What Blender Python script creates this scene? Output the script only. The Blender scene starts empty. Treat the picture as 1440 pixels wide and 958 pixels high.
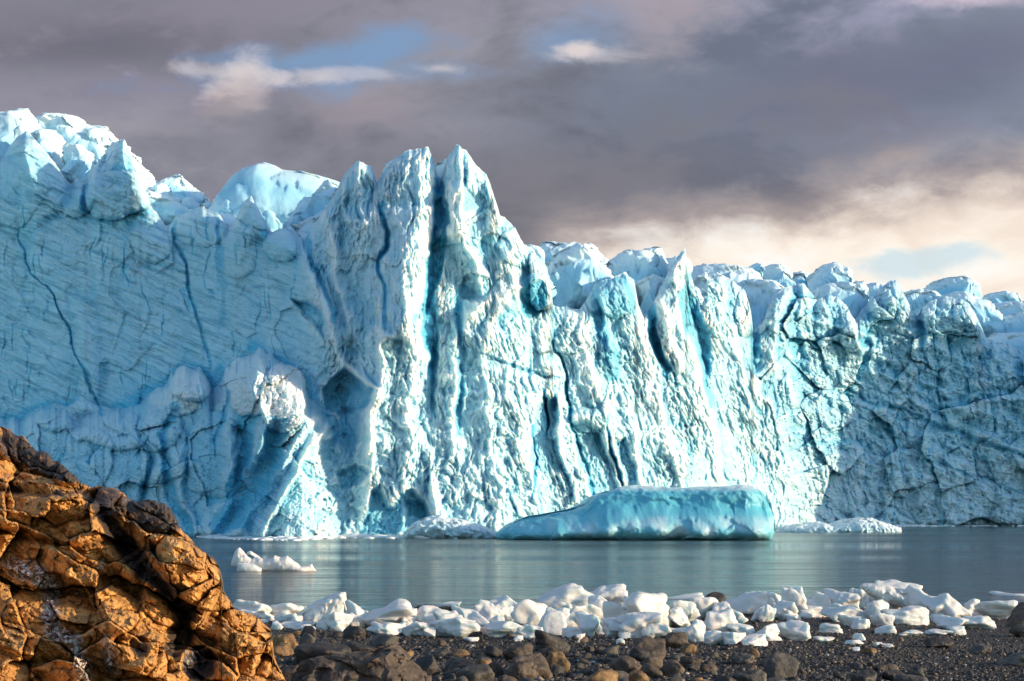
import bpy, bmesh, math, random
import numpy as np
from mathutils import Vector
sc = bpy.context.scene
COL = sc.collection
R = math.radians

# ------------------------------------------------------------------ camera, sky, sun, exposure
F = 1978.0            # focal length in pixels of the 1440 px wide photograph
EYE = 5.0             # metres above the lake
HOR = 715.0           # row of the horizon
cam_d = bpy.data.cameras.new("camera"); cam = bpy.data.objects.new("camera", cam_d); COL.objects.link(cam)
cam.location = (0, 0, EYE); cam.rotation_euler = (R(90), 0, 0)
cam_d.sensor_width = 36; cam_d.lens = 36*F/1440; cam_d.shift_y = (HOR-479)/1440
cam_d.clip_start = 0.3; cam_d.clip_end = 20000
sc.camera = cam
SUN_EL = 13.5; SUN_AZ = 101.0      # azimuth clockwise from +Y (the view direction)
sv = Vector((math.sin(R(SUN_AZ))*math.cos(R(SUN_EL)), math.cos(R(SUN_AZ))*math.cos(R(SUN_EL)), math.sin(R(SUN_EL))))
sd = bpy.data.lights.new("sun", 'SUN'); sun = bpy.data.objects.new("sun", sd); COL.objects.link(sun)
sd.energy = 3.2; sd.angle = R(0.5); sd.color = (1.0, 0.78, 0.51)
sun.rotation_euler = sv.to_track_quat('Z', 'Y').to_euler()
sc.view_settings.view_transform = 'Standard'; sc.view_settings.look = 'None'
sc.view_settings.gamma = 1; sc.view_settings.use_curve_mapping = False
EXPO = 0.9
sc.view_settings.exposure = EXPO
sc.render.engine = 'CYCLES'
cy = sc.cycles
cy.max_bounces = 6; cy.diffuse_bounces = 3; cy.glossy_bounces = 3; cy.transmission_bounces = 2
cy.use_denoising = True
cy.sample_clamp_indirect = 4

def S(r, g, b, k=1.0):          # display colour -> scene radiance at this exposure
    def l(c):
        c /= 255.0
        return c/12.92 if c <= .04045 else ((c+.055)/1.055)**2.4
    e = 2.0**EXPO
    return (l(r)/e*k, l(g)/e*k, l(b)/e*k, 1)

class NT:
    def __init__(s, tree): s.t = tree; s.n = tree.nodes; s.l = tree.links
    def add(s, t, **kw):
        n = s.n.new(t)
        for k, v in kw.items(): setattr(n, k, v)
        return n
    def setin(s, sock, v):
        if isinstance(v, bpy.types.NodeSocket): s.l.new(v, sock)
        else: sock.default_value = v
    def m(s, op, a, b=None, c=None, clamp=False):
        n = s.add('ShaderNodeMath', operation=op); n.use_clamp = clamp
        s.setin(n.inputs[0], a)
        if b is not None: s.setin(n.inputs[1], b)
        if c is not None: s.setin(n.inputs[2], c)
        return n.outputs[0]
    def vm(s, op, a, b=None):
        n = s.add('ShaderNodeVectorMath', operation=op); s.setin(n.inputs[0], a)
        if b is not None: s.setin(n.inputs[1], b)
        return n.outputs['Value'] if op in ('LENGTH', 'DOT_PRODUCT') else n.outputs[0]
    def ss(s, v, a, b, x=0.0, y=1.0):       # smoothstep a..b -> x..y
        n = s.add('ShaderNodeMapRange', interpolation_type='SMOOTHSTEP')
        s.setin(n.inputs[0], v); s.setin(n.inputs[1], a); s.setin(n.inputs[2], b); s.setin(n.inputs[3], x); s.setin(n.inputs[4], y)
        return n.outputs[0]
    def mix(s, f, a, b, bt='MIX'):
        n = s.add('ShaderNodeMix', data_type='RGBA', blend_type=bt)
        s.setin(n.inputs[0], f); s.setin(n.inputs[6], a); s.setin(n.inputs[7], b)
        return n.outputs[2]
    def noise(s, vec, scale, detail=6, rough=.55, dist=0, lac=2.0):
        n = s.add('ShaderNodeTexNoise'); s.setin(n.inputs['Vector'], vec)
        n.inputs['Scale'].default_value = scale; n.inputs['Detail'].default_value = detail
        n.inputs['Roughness'].default_value = rough; n.inputs['Distortion'].default_value = dist
        n.inputs['Lacunarity'].default_value = lac
        return n.outputs['Fac']
    def mp(s, vec, scale=(1,1,1), rot=(0,0,0), loc=(0,0,0)):
        n = s.add('ShaderNodeMapping'); s.setin(n.inputs[0], vec)
        n.inputs['Scale'].default_value = scale; n.inputs['Rotation'].default_value = rot; n.inputs['Location'].default_value = loc
        return n.outputs[0]
    def ramp(s, f, stops):
        n = s.add('ShaderNodeValToRGB'); s.setin(n.inputs[0], f)
        e = n.color_ramp.elements
        e[0].position, e[0].color = stops[0]; e[1].position, e[1].color = stops[-1]
        for p, c in stops[1:-1]:
            k = e.new(p); k.color = c
        return n.outputs[0]
    def attr(s, name): 
        n = s.add('ShaderNodeAttribute'); n.attribute_name = name
        return n

# ---- sky: clear-air sky seen through an uneven deck of evening cloud, laid out by direction
wd = bpy.data.worlds.new("World"); sc.world = wd; wd.use_nodes = True
w = NT(wd.node_tree); w.n.clear()
wo = w.add('ShaderNodeOutputWorld')
sky = w.add('ShaderNodeTexSky', sky_type='NISHITA'); sky.sun_disc = False
sky.sun_elevation = R(SUN_EL); sky.sun_rotation = R(SUN_AZ); sky.air_density = 1.0; sky.dust_density = .4; sky.ozone_density = 2.0
tc = w.add('ShaderNodeTexCoord').outputs['Generated']
sx = w.add('ShaderNodeSeparateXYZ'); w.l.new(tc, sx.inputs[0])
DX, DY, DZ = sx.outputs
# compass-like flat coordinates: x/|y|, z/|y| (cloud deck is far, so only direction matters)
ay = w.m('MAXIMUM', w.m('ABSOLUTE', DY), 0.25)
U = w.m('DIVIDE', DX, ay); V = w.m('DIVIDE', DZ, ay)
cmb = w.add('ShaderNodeCombineXYZ'); w.l.new(U, cmb.inputs[0]); w.l.new(V, cmb.inputs[1]); w.l.new(DY, cmb.inputs[2])
UV = cmb.outputs[0]
def skx(px): return (px-720)/F
def skz(py): return (HOR-py)/F
nA = w.noise(w.mp(UV, (1.6, 4.2, .3), (0,0,R(-9)), (3.1,1.7,0)), 2.2, 7, .5, .3)
nB = w.noise(w.mp(UV, (1.4, 3.0, .3), (0,0,R(-14)), (8.1,4.7,0)), 7.0, 8, .55, .35)
nC = w.noise(w.mp(UV, (1.2, 2.2, .3), (0,0,R(-18)), (1.1,9.7,0)), 22.0, 8, .6, .4)
nmix = w.m('ADD', w.m('MULTIPLY', nA, .5), w.m('ADD', w.m('MULTIPLY', nB, .35), w.m('MULTIPLY', nC, .15)))
wob = w.m('SUBTRACT', w.m('ADD', w.m('MULTIPLY', nB, .6), w.m('MULTIPLY', nC, .4)), .5)
warm = w.ramp(nmix, [(.38, S(111,112,124)), (.5, S(137,137,149)), (.62, S(164,161,170))])
cool = w.ramp(nmix, [(.38, S(112,119,138)), (.5, S(133,140,158)), (.62, S(158,163,186))])
rightness = w.ss(w.m('ADD', U, w.m('MULTIPLY', wob, .3)), skx(560), skx(1000))
# the deck turns brown-grey again low down
low = w.ss(w.m('ADD', V, w.m('MULTIPLY', wob, .12)), skz(340), skz(180))
base = w.mix(w.m('MULTIPLY', rightness, low), warm, cool)
def blob(cx, cy_, rx, ry, rot=0, wb=.8, soft=.35, strength=1.0):
    du = w.m('SUBTRACT', U, skx(cx)); dv = w.m('SUBTRACT', V, skz(cy_))
    c, s_ = math.cos(R(rot)), math.sin(R(rot))
    a = w.m('ADD', w.m('MULTIPLY', du, c*F/rx), w.m('MULTIPLY', dv, s_*F/rx))
    b = w.m('ADD', w.m('MULTIPLY', du, -s_*F/ry), w.m('MULTIPLY', dv, c*F/ry))
    d = w.m('SQRT', w.m('ADD', w.m('MULTIPLY', a, a), w.m('MULTIPLY', b, b)))
    d = w.m('ADD', d, w.m('MULTIPLY', wob, -wb*9))
    return w.m('MULTIPLY', w.ss(d, 1+soft*1.25, 1-soft), strength)
def tint(base, colr, *a, **k): return w.mix(blob(*a, **k), base, colr)
base = tint(base, S(106,103,118), 130, 60, 330, 62, 0, soft=.8, strength=.7)
base = tint(base, S(170,162,178), 560, 10, 420, 45, 0, soft=.9, strength=.35)
base = tint(base, S(150,146,166), 110, 125, 240, 30, 0, soft=.8, strength=.5)
base = tint(base, S(112,114,138), 1310, 95, 300, 48, 12, soft=.9, strength=.65)
base = tint(base, S(118,128,145), 920, 130, 110, 70, 0, soft=.8, strength=.6)
base = tint(base, S(185,170,175), 945, 15, 50, 45, -20, soft=.95, strength=.5)
base = tint(base, S(175,172,200), 1240, 12, 120, 26, 8, soft=.95, strength=.5)
base = tint(base, S(215,200,215), 1360, -2, 80, 10, 0, soft=.9, strength=.8)
base = tint(base, S(172,158,165), 480, 160, 70, 26, 20, soft=.9, strength=.45)
base = tint(base, S(126,126,142), 400, 190, 80, 30, 0, soft=.9, strength=.5)
base = tint(base, S(126,122,128), 820, 270, 260, 60, 14, soft=.9, strength=.6)
# glow under the deck, low on the right
gl = w.m('SUBTRACT', w.m('ADD', w.m('MULTIPLY', U, .16), skz(352) - .16*skx(900)+.004), V)
gl = w.m('ADD', gl, w.m('MULTIPLY', wob, .085))
right2 = w.ss(U, skx(690), skx(830))
g1 = w.m('MULTIPLY', w.ss(gl, -.045, .012), right2)
g2 = w.m('MULTIPLY', w.ss(gl, -.016, .020), right2)
base = w.mix(g1, base, S(196,180,174))
glowc = w.ramp(nB, [(.40, S(246,230,216)), (.5, S(255,244,230)), (.60, S(255,252,246))])
base = w.mix(g2, base, glowc)
# openings to clear sky
gap = blob(330, 84, 60, 9, 0, .5, .9, .5)
for g in ((430,86,125,18,6,.8,.9,.85), (525,76,62,26,22,.8,.9,.85), (590,97,80,14,0,.6,.9,.55), (800,55,52,24,10,.6,.95,.6)):
    gap = w.m('MAXIMUM', gap, blob(*g))
gap2 = blob(1300, 366, 75, 17, 8, .7, .5, .75)
base = w.mix(gap, base, S(124,160,200))
base = w.mix(gap2, base, S(200,224,234))
for a in ((312,100,74,8,-3,1.3,.95,.5), (338,106,30,13,30,1.2,.95,.6), (350,120,18,22,10,1.2,.95,.35), (470,104,70,6,0,1.2,.95,.4), (618,96,26,6,0,.8,.95,.6), (812,70,20,9,12,1.0,.95,.9), (822,80,34,10,0,1.2,.95,.35)):
    base = w.mix(blob(*a), base, S(226,214,212))
base = w.mix(blob(330,140,30,22,40,.8,.9,.4), base, S(190,174,172))
cloudbg = w.add('ShaderNodeBackground'); w.l.new(base, cloudbg.inputs[0]); cloudbg.inputs[1].default_value = 1.0
skybg = w.add('ShaderNodeBackground'); w.l.new(sky.outputs[0], skybg.inputs[0]); skybg.inputs[1].default_value = 0.15
# the deck covers the half of the sky in front; behind the camera it breaks up
cover = w.m('MULTIPLY', w.ss(DY, -.15, .35), w.ss(DZ, .75, .45))
cover = w.m('MAXIMUM', cover, w.m('MULTIPLY', w.ss(w.noise(tc, 2.4, 6, .55, .3), .52, .66), .5))
mx = w.add('ShaderNodeMixShader'); w.l.new(cover, mx.inputs[0]); w.l.new(skybg.outputs[0], mx.inputs[1]); w.l.new(cloudbg.outputs[0], mx.inputs[2])
w.l.new(mx.outputs[0], wo.inputs[0])

# ------------------------------------------------------------------ helpers
rng = np.random.default_rng(7)
random.seed(5)
def P(px, py, D): return ((px-720)/F*D, D, EYE+(HOR-py)/F*D)

_perm = {}
def _pt(seed):
    if seed not in _perm:
        r = np.random.default_rng(seed+1000)
        p = r.permutation(256); p = np.concatenate([p, p, p])
        a = r.random(256)*2*np.pi
        g3 = r.normal(size=(256,3)); g3 /= np.linalg.norm(g3, axis=1)[:,None]
        _perm[seed] = (p, np.cos(a), np.sin(a), g3, r.random((256,4)))
    return _perm[seed]
def _f(t): return t*t*t*(t*(t*6-15)+10)
def pn2(x, y, seed=0):
    p, gx, gy, _, _ = _pt(seed)
    xi = np.floor(x).astype(np.int64); yi = np.floor(y).astype(np.int64)
    xf = x-xi; yf = y-yi; xi &= 255; yi &= 255
    def g(ix, iy, dx, dy):
        h = p[p[ix & 255]+(iy & 255)]
        return gx[h]*dx+gy[h]*dy
    u = _f(xf); v = _f(yf)
    a = g(xi, yi, xf, yf); b = g(xi+1, yi, xf-1, yf); c = g(xi, yi+1, xf, yf-1); d = g(xi+1, yi+1, xf-1, yf-1)
    return ((a+(b-a)*u) + ((c+(d-c)*u)-(a+(b-a)*u))*v)*1.5
def fbm2(x, y, o=4, seed=0, gain=.5):
    s = 0; a = 1
    for k in range(o):
        s = s+a*pn2(x*2**k, y*2**k, seed+k); a *= gain
    return s
def pn3(P3, seed=0):
    p, _, _, g3, _ = _pt(seed)
    I = np.floor(P3).astype(np.int64); f = P3-I; I &= 255
    u = _f(f); out = 0
    for dx in (0,1):
        wx = u[:,0] if dx else 1-u[:,0]
        for dy in (0,1):
            wy = u[:,1] if dy else 1-u[:,1]
            for dz in (0,1):
                wz = u[:,2] if dz else 1-u[:,2]
                h = p[p[p[(I[:,0]+dx) & 255]+((I[:,1]+dy) & 255)]+((I[:,2]+dz) & 255)]
                g = g3[h]
                out = out+wx*wy*wz*(g[:,0]*(f[:,0]-dx)+g[:,1]*(f[:,1]-dy)+g[:,2]*(f[:,2]-dz))
    return out*1.5
def planes2(x, y, seed=0, jit=.9):
    """broken-rock facets: every cell of a Voronoi net is its own tilted plane; returns value, distance to the joint"""
    p, _, _, _, r4 = _pt(seed)
    xi = np.floor(x).astype(np.int64); yi = np.floor(y).astype(np.int64)
    f1 = np.full(x.shape, 9.); f2 = np.full(x.shape, 9.); val = np.zeros(x.shape)
    for dx in (-1,0,1):
        for dy in (-1,0,1):
            cx = xi+dx; cy_ = yi+dy
            h = p[p[cx & 255]+(cy_ & 255)]; rr = r4[h]
            ox = cx+.5+(rr[...,0]-.5)*jit; oy = cy_+.5+(rr[...,1]-.5)*jit
            ex = x-ox; ey = y-oy; d = np.sqrt(ex*ex+ey*ey)
            v = (rr[...,2]-.5) + ((rr[...,3]-.5)*2*ex + (np.modf(rr[...,2]*37.7)[0]-.5)*2*ey)*.9
            near = d < f1
            f2 = np.where(near, f1, np.minimum(f2, d)); val = np.where(near, v, val); f1 = np.where(near, d, f1)
    return val, f2-f1
def sstep(v, a, b):
    t = np.clip((v-a)/(b-a), 0, 1); return t*t*(3-2*t)
def prof(pts, X):
    pts = sorted(pts); return np.interp(X, [q[0] for q in pts], [q[1] for q in pts])
def blur(a, n, axis):
    k = np.ones(n)/n
    pad = [(0,0)]*a.ndim; pad[axis] = (n//2, n-1-n//2)
    b = np.pad(a, pad, mode='edge'); c = np.cumsum(b, axis=axis, dtype=np.float64)
    z = np.zeros_like(np.take(c, [0], axis=axis)); c = np.concatenate([z, c], axis=axis)
    m = a.shape[axis]
    return (np.take(c, range(n, n+m), axis=axis)-np.take(c, range(0, m), axis=axis))/n
def blur2(a, n, it=2):
    for _ in range(it): a = blur(blur(a, n, 0), n, 1)
    return a

def mesh(name, V, Q, mat, parent=None, attrs=None, smooth=True):
    V = np.asarray(V, np.float32); Q = np.asarray(Q, np.int32)
    me = bpy.data.meshes.new(name)
    me.vertices.add(len(V)); me.vertices.foreach_set('co', V.ravel())
    n, k = Q.shape
    me.loops.add(n*k); me.loops.foreach_set('vertex_index', Q.ravel())
    me.polygons.add(n); me.polygons.foreach_set('loop_start', np.arange(0, n*k, k, dtype=np.int32))
    me.polygons.foreach_set('use_smooth', np.full(n, smooth))
    for an, av in (attrs or {}).items():
        av = np.asarray(av, np.float32)
        if av.ndim == 1:
            at = me.attributes.new(an, 'FLOAT', 'POINT'); at.data.foreach_set('value', av)
        else:
            at = me.attributes.new(an, 'FLOAT_COLOR', 'POINT'); at.data.foreach_set('color', np.c_[av, np.ones(len(av))].astype(np.float32).ravel())
    me.update(); me.validate()
    me.materials.append(mat)
    o = bpy.data.objects.new(name, me); COL.objects.link(o)
    if parent: o.parent = parent
    return o
def grid_quads(nr, nc, wrap=False):
    i = np.arange(nr-1)[:,None]; j = np.arange(nc if wrap else nc-1)[None,:]; j2 = (j+1) % nc
    return np.stack(np.broadcast_arrays(i*nc+j, i*nc+j2, (i+1)*nc+j2, (i+1)*nc+j), -1).reshape(-1, 4)
def tag(o, label=None, cat=None, group=None, kind=None):
    if label: o['label'] = label
    if cat: o['category'] = cat
    if group: o['group'] = group
    if kind: o['kind'] = kind
    return o
def empty(name, loc=(0,0,0)):
    o = bpy.data.objects.new(name, None); COL.objects.link(o); o.location = loc; return o

# ------------------------------------------------------------------ materials
def newmat(name):
    m = bpy.data.materials.new(name); m.use_nodes = True
    t = NT(m.node_tree); b = t.n['Principled BSDF']
    return m, t, b
def objco(t): return t.add('ShaderNodeTexCoord').outputs['Object']
def bump(t, b, h, dist, strength=1.0):
    n = t.add('ShaderNodeBump'); t.setin(n.inputs['Height'], h); n.inputs['Distance'].default_value = dist; n.inputs['Strength'].default_value = strength
    t.l.new(n.outputs[0], b.inputs['Normal'])

def ice_material(name, pale, deep, snow, rough=.42, sss=.25, sscale=1.2, bsc=1.0, layered=0.0, mott=1.0):
    m, t, b = newmat(name); co = objco(t)
    bl = t.attr('blue').outputs['Fac']; sn = t.attr('snow').outputs['Fac']
    n1 = t.noise(co, .09*bsc, 8, .6, .5); n2 = t.noise(t.mp(co, (1,1,.5)), .9*bsc, 8, .65)
    n3 = t.noise(co, 5*bsc, 5, .6)
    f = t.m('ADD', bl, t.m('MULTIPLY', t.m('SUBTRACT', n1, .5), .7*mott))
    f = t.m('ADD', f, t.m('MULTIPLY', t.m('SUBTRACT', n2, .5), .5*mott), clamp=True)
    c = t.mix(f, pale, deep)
    # thin bluish layering of the old snow, dipping to the right
    if layered:
        st = t.noise(t.mp(t.mp(co, rot=(0, R(-24), 0)), (.07, .05, .75)), 1.1, 7, .62, .3)
        lay = t.m('MULTIPLY', t.m('MULTIPLY', t.ss(st, .52, .34), layered), t.attr('layers').outputs['Fac'])
        c = t.mix(lay, c, (.12, .38, .50, 1))
        st2 = t.noise(t.mp(t.mp(co, rot=(0, R(-21), 0)), (.15, .08, 2.2)), 1.3, 5, .6, .25)
        c = t.mix(t.m('MULTIPLY', t.m('MULTIPLY', t.ss(st2, .53, .66), layered*.45), t.attr('layers').outputs['Fac']), c, (.66, .80, .84, 1))
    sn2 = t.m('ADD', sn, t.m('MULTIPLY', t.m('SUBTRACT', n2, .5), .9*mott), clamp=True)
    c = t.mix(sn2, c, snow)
    c = t.mix(t.ss(t.noise(co, .5*bsc, 9, .7), .60, .72, 0, .12), c, (.30,.33,.31,1))
    t.l.new(c, b.inputs['Base Color'])
    b.inputs['Roughness'].default_value = rough; b.inputs['IOR'].default_value = 1.31
    if sss:
        b.inputs['Subsurface Weight'].default_value = sss
        b.inputs['Subsurface Radius'].default_value = (.25, .8, 1.0); b.inputs['Subsurface Scale'].default_value = sscale
    h = t.m('ADD', t.m('MULTIPLY', n2, .55), t.m('MULTIPLY', n3, .2))
    if layered:
        n4 = t.noise(t.mp(co, (1.4,1.4,.22)), 1.0, 6, .6, .2)
        h = t.m('ADD', h, t.m('ADD', t.m('MULTIPLY', st2, .3), t.m('MULTIPLY', t.m('MULTIPLY', n4, .6), t.m('SUBTRACT', 1.0, t.attr('layers').outputs['Fac'], clamp=True))))
    bump(t, b, h, .34/bsc, .75)
    return m
M = {}
M['ice'] = ice_material('glacier_ice', (.46,.71,.80,1), (.08,.46,.67,1), (.84,.87,.86,1), .42, .4, 2.5, 1.0, layered=.8)
M['serac'] = ice_material('serac_ice', (.44,.74,.88,1), (.05,.45,.74,1), (.68,.84,.91,1), .5, .0, 1.0, 1.0)
M['berg'] = ice_material('iceberg_ice', (.17,.53,.66,1), (.04,.37,.52,1), (.74,.84,.87,1), .35, .25, .8, 2.0, mott=.4)
M['chunk'] = ice_material('stranded_ice', (.70,.69,.66,1), (.52,.62,.59,1), (.76,.70,.67,1), .30, .5, .3, 5.0, mott=.35)
M['brash'] = ice_material('brash_ice', (.50,.72,.80,1), (.12,.42,.56,1), (.82,.86,.88,1), .5, 0, .3, 4.0)

m, t, b = newmat('weathered_rock'); co = objco(t); M['rock'] = m
n1 = t.noise(co, .9, 9, .62, .4); n2 = t.noise(co, 5, 9, .65, .5); n3 = t.noise(co, 34, 7, .65)
c = t.ramp(n2, [(.32, (.13,.06,.024,1)), (.43, (.38,.175,.05,1)), (.57, (.64,.32,.085,1)), (.72, (.76,.47,.18,1))])
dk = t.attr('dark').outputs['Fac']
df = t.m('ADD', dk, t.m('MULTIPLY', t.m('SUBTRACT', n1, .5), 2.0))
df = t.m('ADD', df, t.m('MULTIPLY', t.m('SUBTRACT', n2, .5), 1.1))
c = t.mix(t.ss(df, .36, .62), c, (.050,.033,.024,1))  # noise-driven weathering, plus shade painted on tops and in grooves
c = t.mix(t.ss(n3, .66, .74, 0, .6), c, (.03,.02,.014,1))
# whitish lichen crust
lf = t.m('MULTIPLY', t.attr('lichen').outputs['Fac'], t.ss(t.noise(co, 14, 9, .75), .50, .54))
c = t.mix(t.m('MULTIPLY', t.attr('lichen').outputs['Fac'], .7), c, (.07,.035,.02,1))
c = t.mix(lf, c, (.80,.78,.74,1))
t.l.new(c, b.inputs['Base Color']); b.inputs['Roughness'].default_value = .62
vo = t.add('ShaderNodeTexVoronoi', feature='DISTANCE_TO_EDGE'); t.l.new(t.mp(co, (1,1,1.7), (.2,.5,0)), vo.inputs['Vector']); vo.inputs['Scale'].default_value = 3.3
crk = t.ss(vo.outputs['Distance'], 0, .03)
h = t.m('ADD', t.m('MULTIPLY', n2, .5), t.m('ADD', t.m('MULTIPLY', n3, .16), t.m('MULTIPLY', crk, .0)))
bump(t, b, h, .12, .7)

def boulder_mat(name, c1, c2, c3, rough=.7):
    m, t, b = newmat(name); co = objco(t)
    n2 = t.noise(co, 3.2, 9, .65, .4); n3 = t.noise(co, 22, 7, .65)
    oi = t.add('ShaderNodeObjectInfo').outputs['Random']
    c = t.ramp(t.m('ADD', t.m('MULTIPLY', n2, .75), t.m('MULTIPLY', n3, .25)), [(.36, c1), (.5, c2), (.64, c3)])
    c = t.mix(1.0, c, t.mix(oi, (.75,.75,.75,1), (1.2,1.15,1.1,1)), 'MULTIPLY')
    t.l.new(c, b.inputs['Base Color']); b.inputs['Roughness'].default_value = rough
    bump(t, b, t.m('ADD', n2, t.m('MULTIPLY', n3, .3)), .07, .8)
    return m
M['dark'] = boulder_mat('dark_basalt', (.016,.013,.012,1), (.032,.027,.024,1), (.07,.06,.052,1), .55)
M['brown'] = boulder_mat('brown_stone', (.036,.026,.019,1), (.080,.058,.042,1), (.17,.13,.095,1))
M['orange'] = boulder_mat('ochre_stone', (.09,.052,.024,1), (.22,.13,.055,1), (.40,.26,.12,1))
M['grey'] = boulder_mat('grey_stone', (.035,.032,.028,1), (.075,.068,.060,1), (.15,.138,.12,1))

m, t, b = newmat('pebbles'); M['pebble'] = m
a = t.attr('tone'); t.l.new(a.outputs['Color'], b.inputs['Base Color']); b.inputs['Roughness'].default_value = .5

m, t, b = newmat('gravel'); M['gravel'] = m; co = objco(t)
v1 = t.add('ShaderNodeTexVoronoi'); t.l.new(co, v1.inputs['Vector']); v1.inputs['Scale'].default_value = 17
n1 = t.noise(co, 30, 6, .7)
sp = t.add('ShaderNodeSeparateColor'); t.l.new(v1.outputs['Color'], sp.inputs[0])
c = t.ramp(t.m('MULTIPLY', sp.outputs[0], n1), [(0, (.010,.009,.008,1)), (.3, (.020,.016,.014,1)), (.6, (.09,.07,.05,1))])
t.l.new(c, b.inputs['Base Color']); b.inputs['Roughness'].default_value = .6
h = t.m('SUBTRACT', t.m('MULTIPLY', n1, .5), v1.outputs['Distance']); bump(t, b, h, .05, 1)

m, t, b = newmat('lake_water'); M['water'] = m; co = objco(t)
t.setin(b.inputs['Base Color'], (.045,.060,.064,1)); b.inputs['IOR'].default_value = 1.333
r1 = t.noise(t.mp(co, (.004,.03,1)), 1.0, 4, .5)
t.l.new(t.ss(r1, .35, .65, .06, .20), b.inputs['Roughness'])
w1 = t.noise(t.mp(co, (.35,1.5,1)), 1.5, 4, .6, .4); w2 = t.noise(t.mp(co, (.10,.6,1), (0,0,.12)), .7, 4, .55)
w3 = t.noise(t.mp(co, (.025,.22,1), (0,0,.05)), .8, 5, .6)
bump(t, b, t.m('ADD', t.m('ADD', t.m('MULTIPLY', w1, .35), w2), t.m('MULTIPLY', w3, 1.8)), .45, 1)
# ------------------------------------------------------------------ glacier
# The wall is sculpted as a relief: X, Y are the bearing and elevation of each point seen from the shore
# (pixel units of a 1978 px focal length), D its distance in metres; everything becomes real 3-D below.
gl_root = empty('glacier', (0, 250, 0))
tag(gl_root, 'huge blue and white glacier wall with jagged crest rising from the lake', 'glacier')
def gpart(name, V, Q, mat, attrs):
    o = mesh(name, V, Q, mat, gl_root, attrs); o.location = (0,-250,0)
    return o

crest_pts = [(-500,150),(-300,190),(-150,205),(-60,215),(0,222),(18,200),(36,184),(50,200),(75,230),(97,262),(104,256),(108,252),(118,262),(124,250),(130,240),(140,238),(152,228),
 (165,203),(173,196),(182,215),(190,240),(200,268),(212,292),(232,320),(240,314),(250,304),(282,292),(308,303),(318,322),(330,310),(342,287),(352,277),(362,294),(380,328),
 (395,324),(408,320),(418,333),(428,338),(440,318),(450,305),(468,278),(478,258),(490,238),(505,228),(512,232),(523,236),(530,258),(538,246),(548,232),(560,220),(575,212),(590,211),(602,209),(608,222),
 (612,240),(618,264),(622,246),(628,225),(642,206),(655,212),(668,232),(684,247),(694,275),(703,304),(714,310),(724,322),(737,345),(752,356),(766,374),(774,402),(778,432),(800,434),(815,438),
 (824,424),(838,402),(850,396),(880,385),(892,396),(898,430),(906,446),(916,432),(932,400),(946,374),(958,356),(964,352),(967,372),(976,402),(988,412),(995,396),(1008,390),(1030,396),(1048,410),
 (1056,436),(1060,468),(1072,458),(1082,434),(1090,416),(1100,408),(1116,402),(1130,399),(1139,410),(1150,424),(1165,414),(1180,420),(1192,432),(1204,452),(1214,436),(1228,418),(1240,406),(1252,396),(1260,395),(1268,408),(1276,424),
 (1290,446),(1300,432),(1312,424),(1330,418),(1350,420),(1364,428),(1375,448),(1386,474),(1400,482),(1420,486),(1440,497),(1500,470),(1600,430),(1700,400),(1760,415),(1840,350),(1900,330),(1960,370),(2020,350),(2080,400),(2150,440),(2220,520),(2300,590),(2400,690),(2500,700)]  # past the right frame edge: added headland, crest tapering to shape its shadow
NRr = 600
Xc = np.concatenate([np.linspace(-500, -30, 160, endpoint=False), np.arange(-30, 1475, 1.0), np.linspace(1476, 2500, 260)])
cr = prof(crest_pts, Xc)
inframe = sstep(Xc, -30, 0)*(1-sstep(Xc, 1440, 1475))
cr = cr+fbm2(Xc/9., Xc*0, 3, 51)*2.2 + (1-inframe)*fbm2(Xc/60., Xc*0, 4, 52)*26
tt = np.linspace(0, 1, NRr)[:,None]
X = np.broadcast_to(Xc[None,:], (NRr, len(Xc))).copy()
Y = cr[None,:]*(1-tt)+773*tt
dyc = Y-cr[None,:]                       # pixels below the crest

# plan of the foot of the wall
D0 = prof([(-500,262),(-200,300),(0,298),(120,288),(260,276),(380,258),(440,248),(480,247),(520,242),(560,242),(600,244),(660,247),(700,251),(730,256),(770,265),(830,274),(900,288),(960,303),(1020,326),(1080,348),(1130,366),
           (1180,379),(1240,388),(1320,393),(1440,393),(1560,388),(1700,378),(1850,362),(2050,340),(2250,322),(2350,330),(2500,420)], X)  # unseen headland at the right bends forward to shade the right wall
D = D0 + (760-Y)*.035*(D0/260)
blue = np.zeros_like(D); snow = np.zeros_like(D)
# wandering coordinates so that drawn features never run straight
wx = fbm2(X/42., Y/60., 4, 3); wy = fbm2(X/50.+9, Y/50., 4, 13)
XW = X+wx*7; YW = Y+wy*6
def vf(pts, wl, wr, p=1.0, b=0., dst=None):
    """a rib (positive) or cleft (negative amplitude) running down the wall: pts = (y, x, metres)"""
    global D, blue
    ys = [q[0] for q in pts]
    x0 = min(q[1] for q in pts)-wl-25; x1 = max(q[1] for q in pts)+wr+25
    c = np.where((Xc > x0) & (Xc < x1))[0]
    if len(c) == 0: return
    s = slice(c[0], c[-1]+1)
    yy = YW[:,s]; xc = np.interp(yy, ys, [q[1] for q in pts]); am = np.interp(yy, ys, [q[2] for q in pts])
    am = am*np.where((am < 0), .75, .9)*(1 if wl > 3.5 else 1.4)
    am = am*sstep(yy, ys[0]-14, ys[0]+2)*(1-sstep(yy, ys[-1]-2, ys[-1]+14))
    dx = XW[:,s]-xc
    f = np.clip(np.where(dx < 0, 1+dx/wl, 1-dx/wr), 0, 1)
    f = f**p if p != 2 else f*f*(3-2*f)
    D[:,s] -= am*f
    if b: blue[:,s] = np.maximum(blue[:,s], b*np.clip(f*1.6, 0, 1)*(am != 0))
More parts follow.
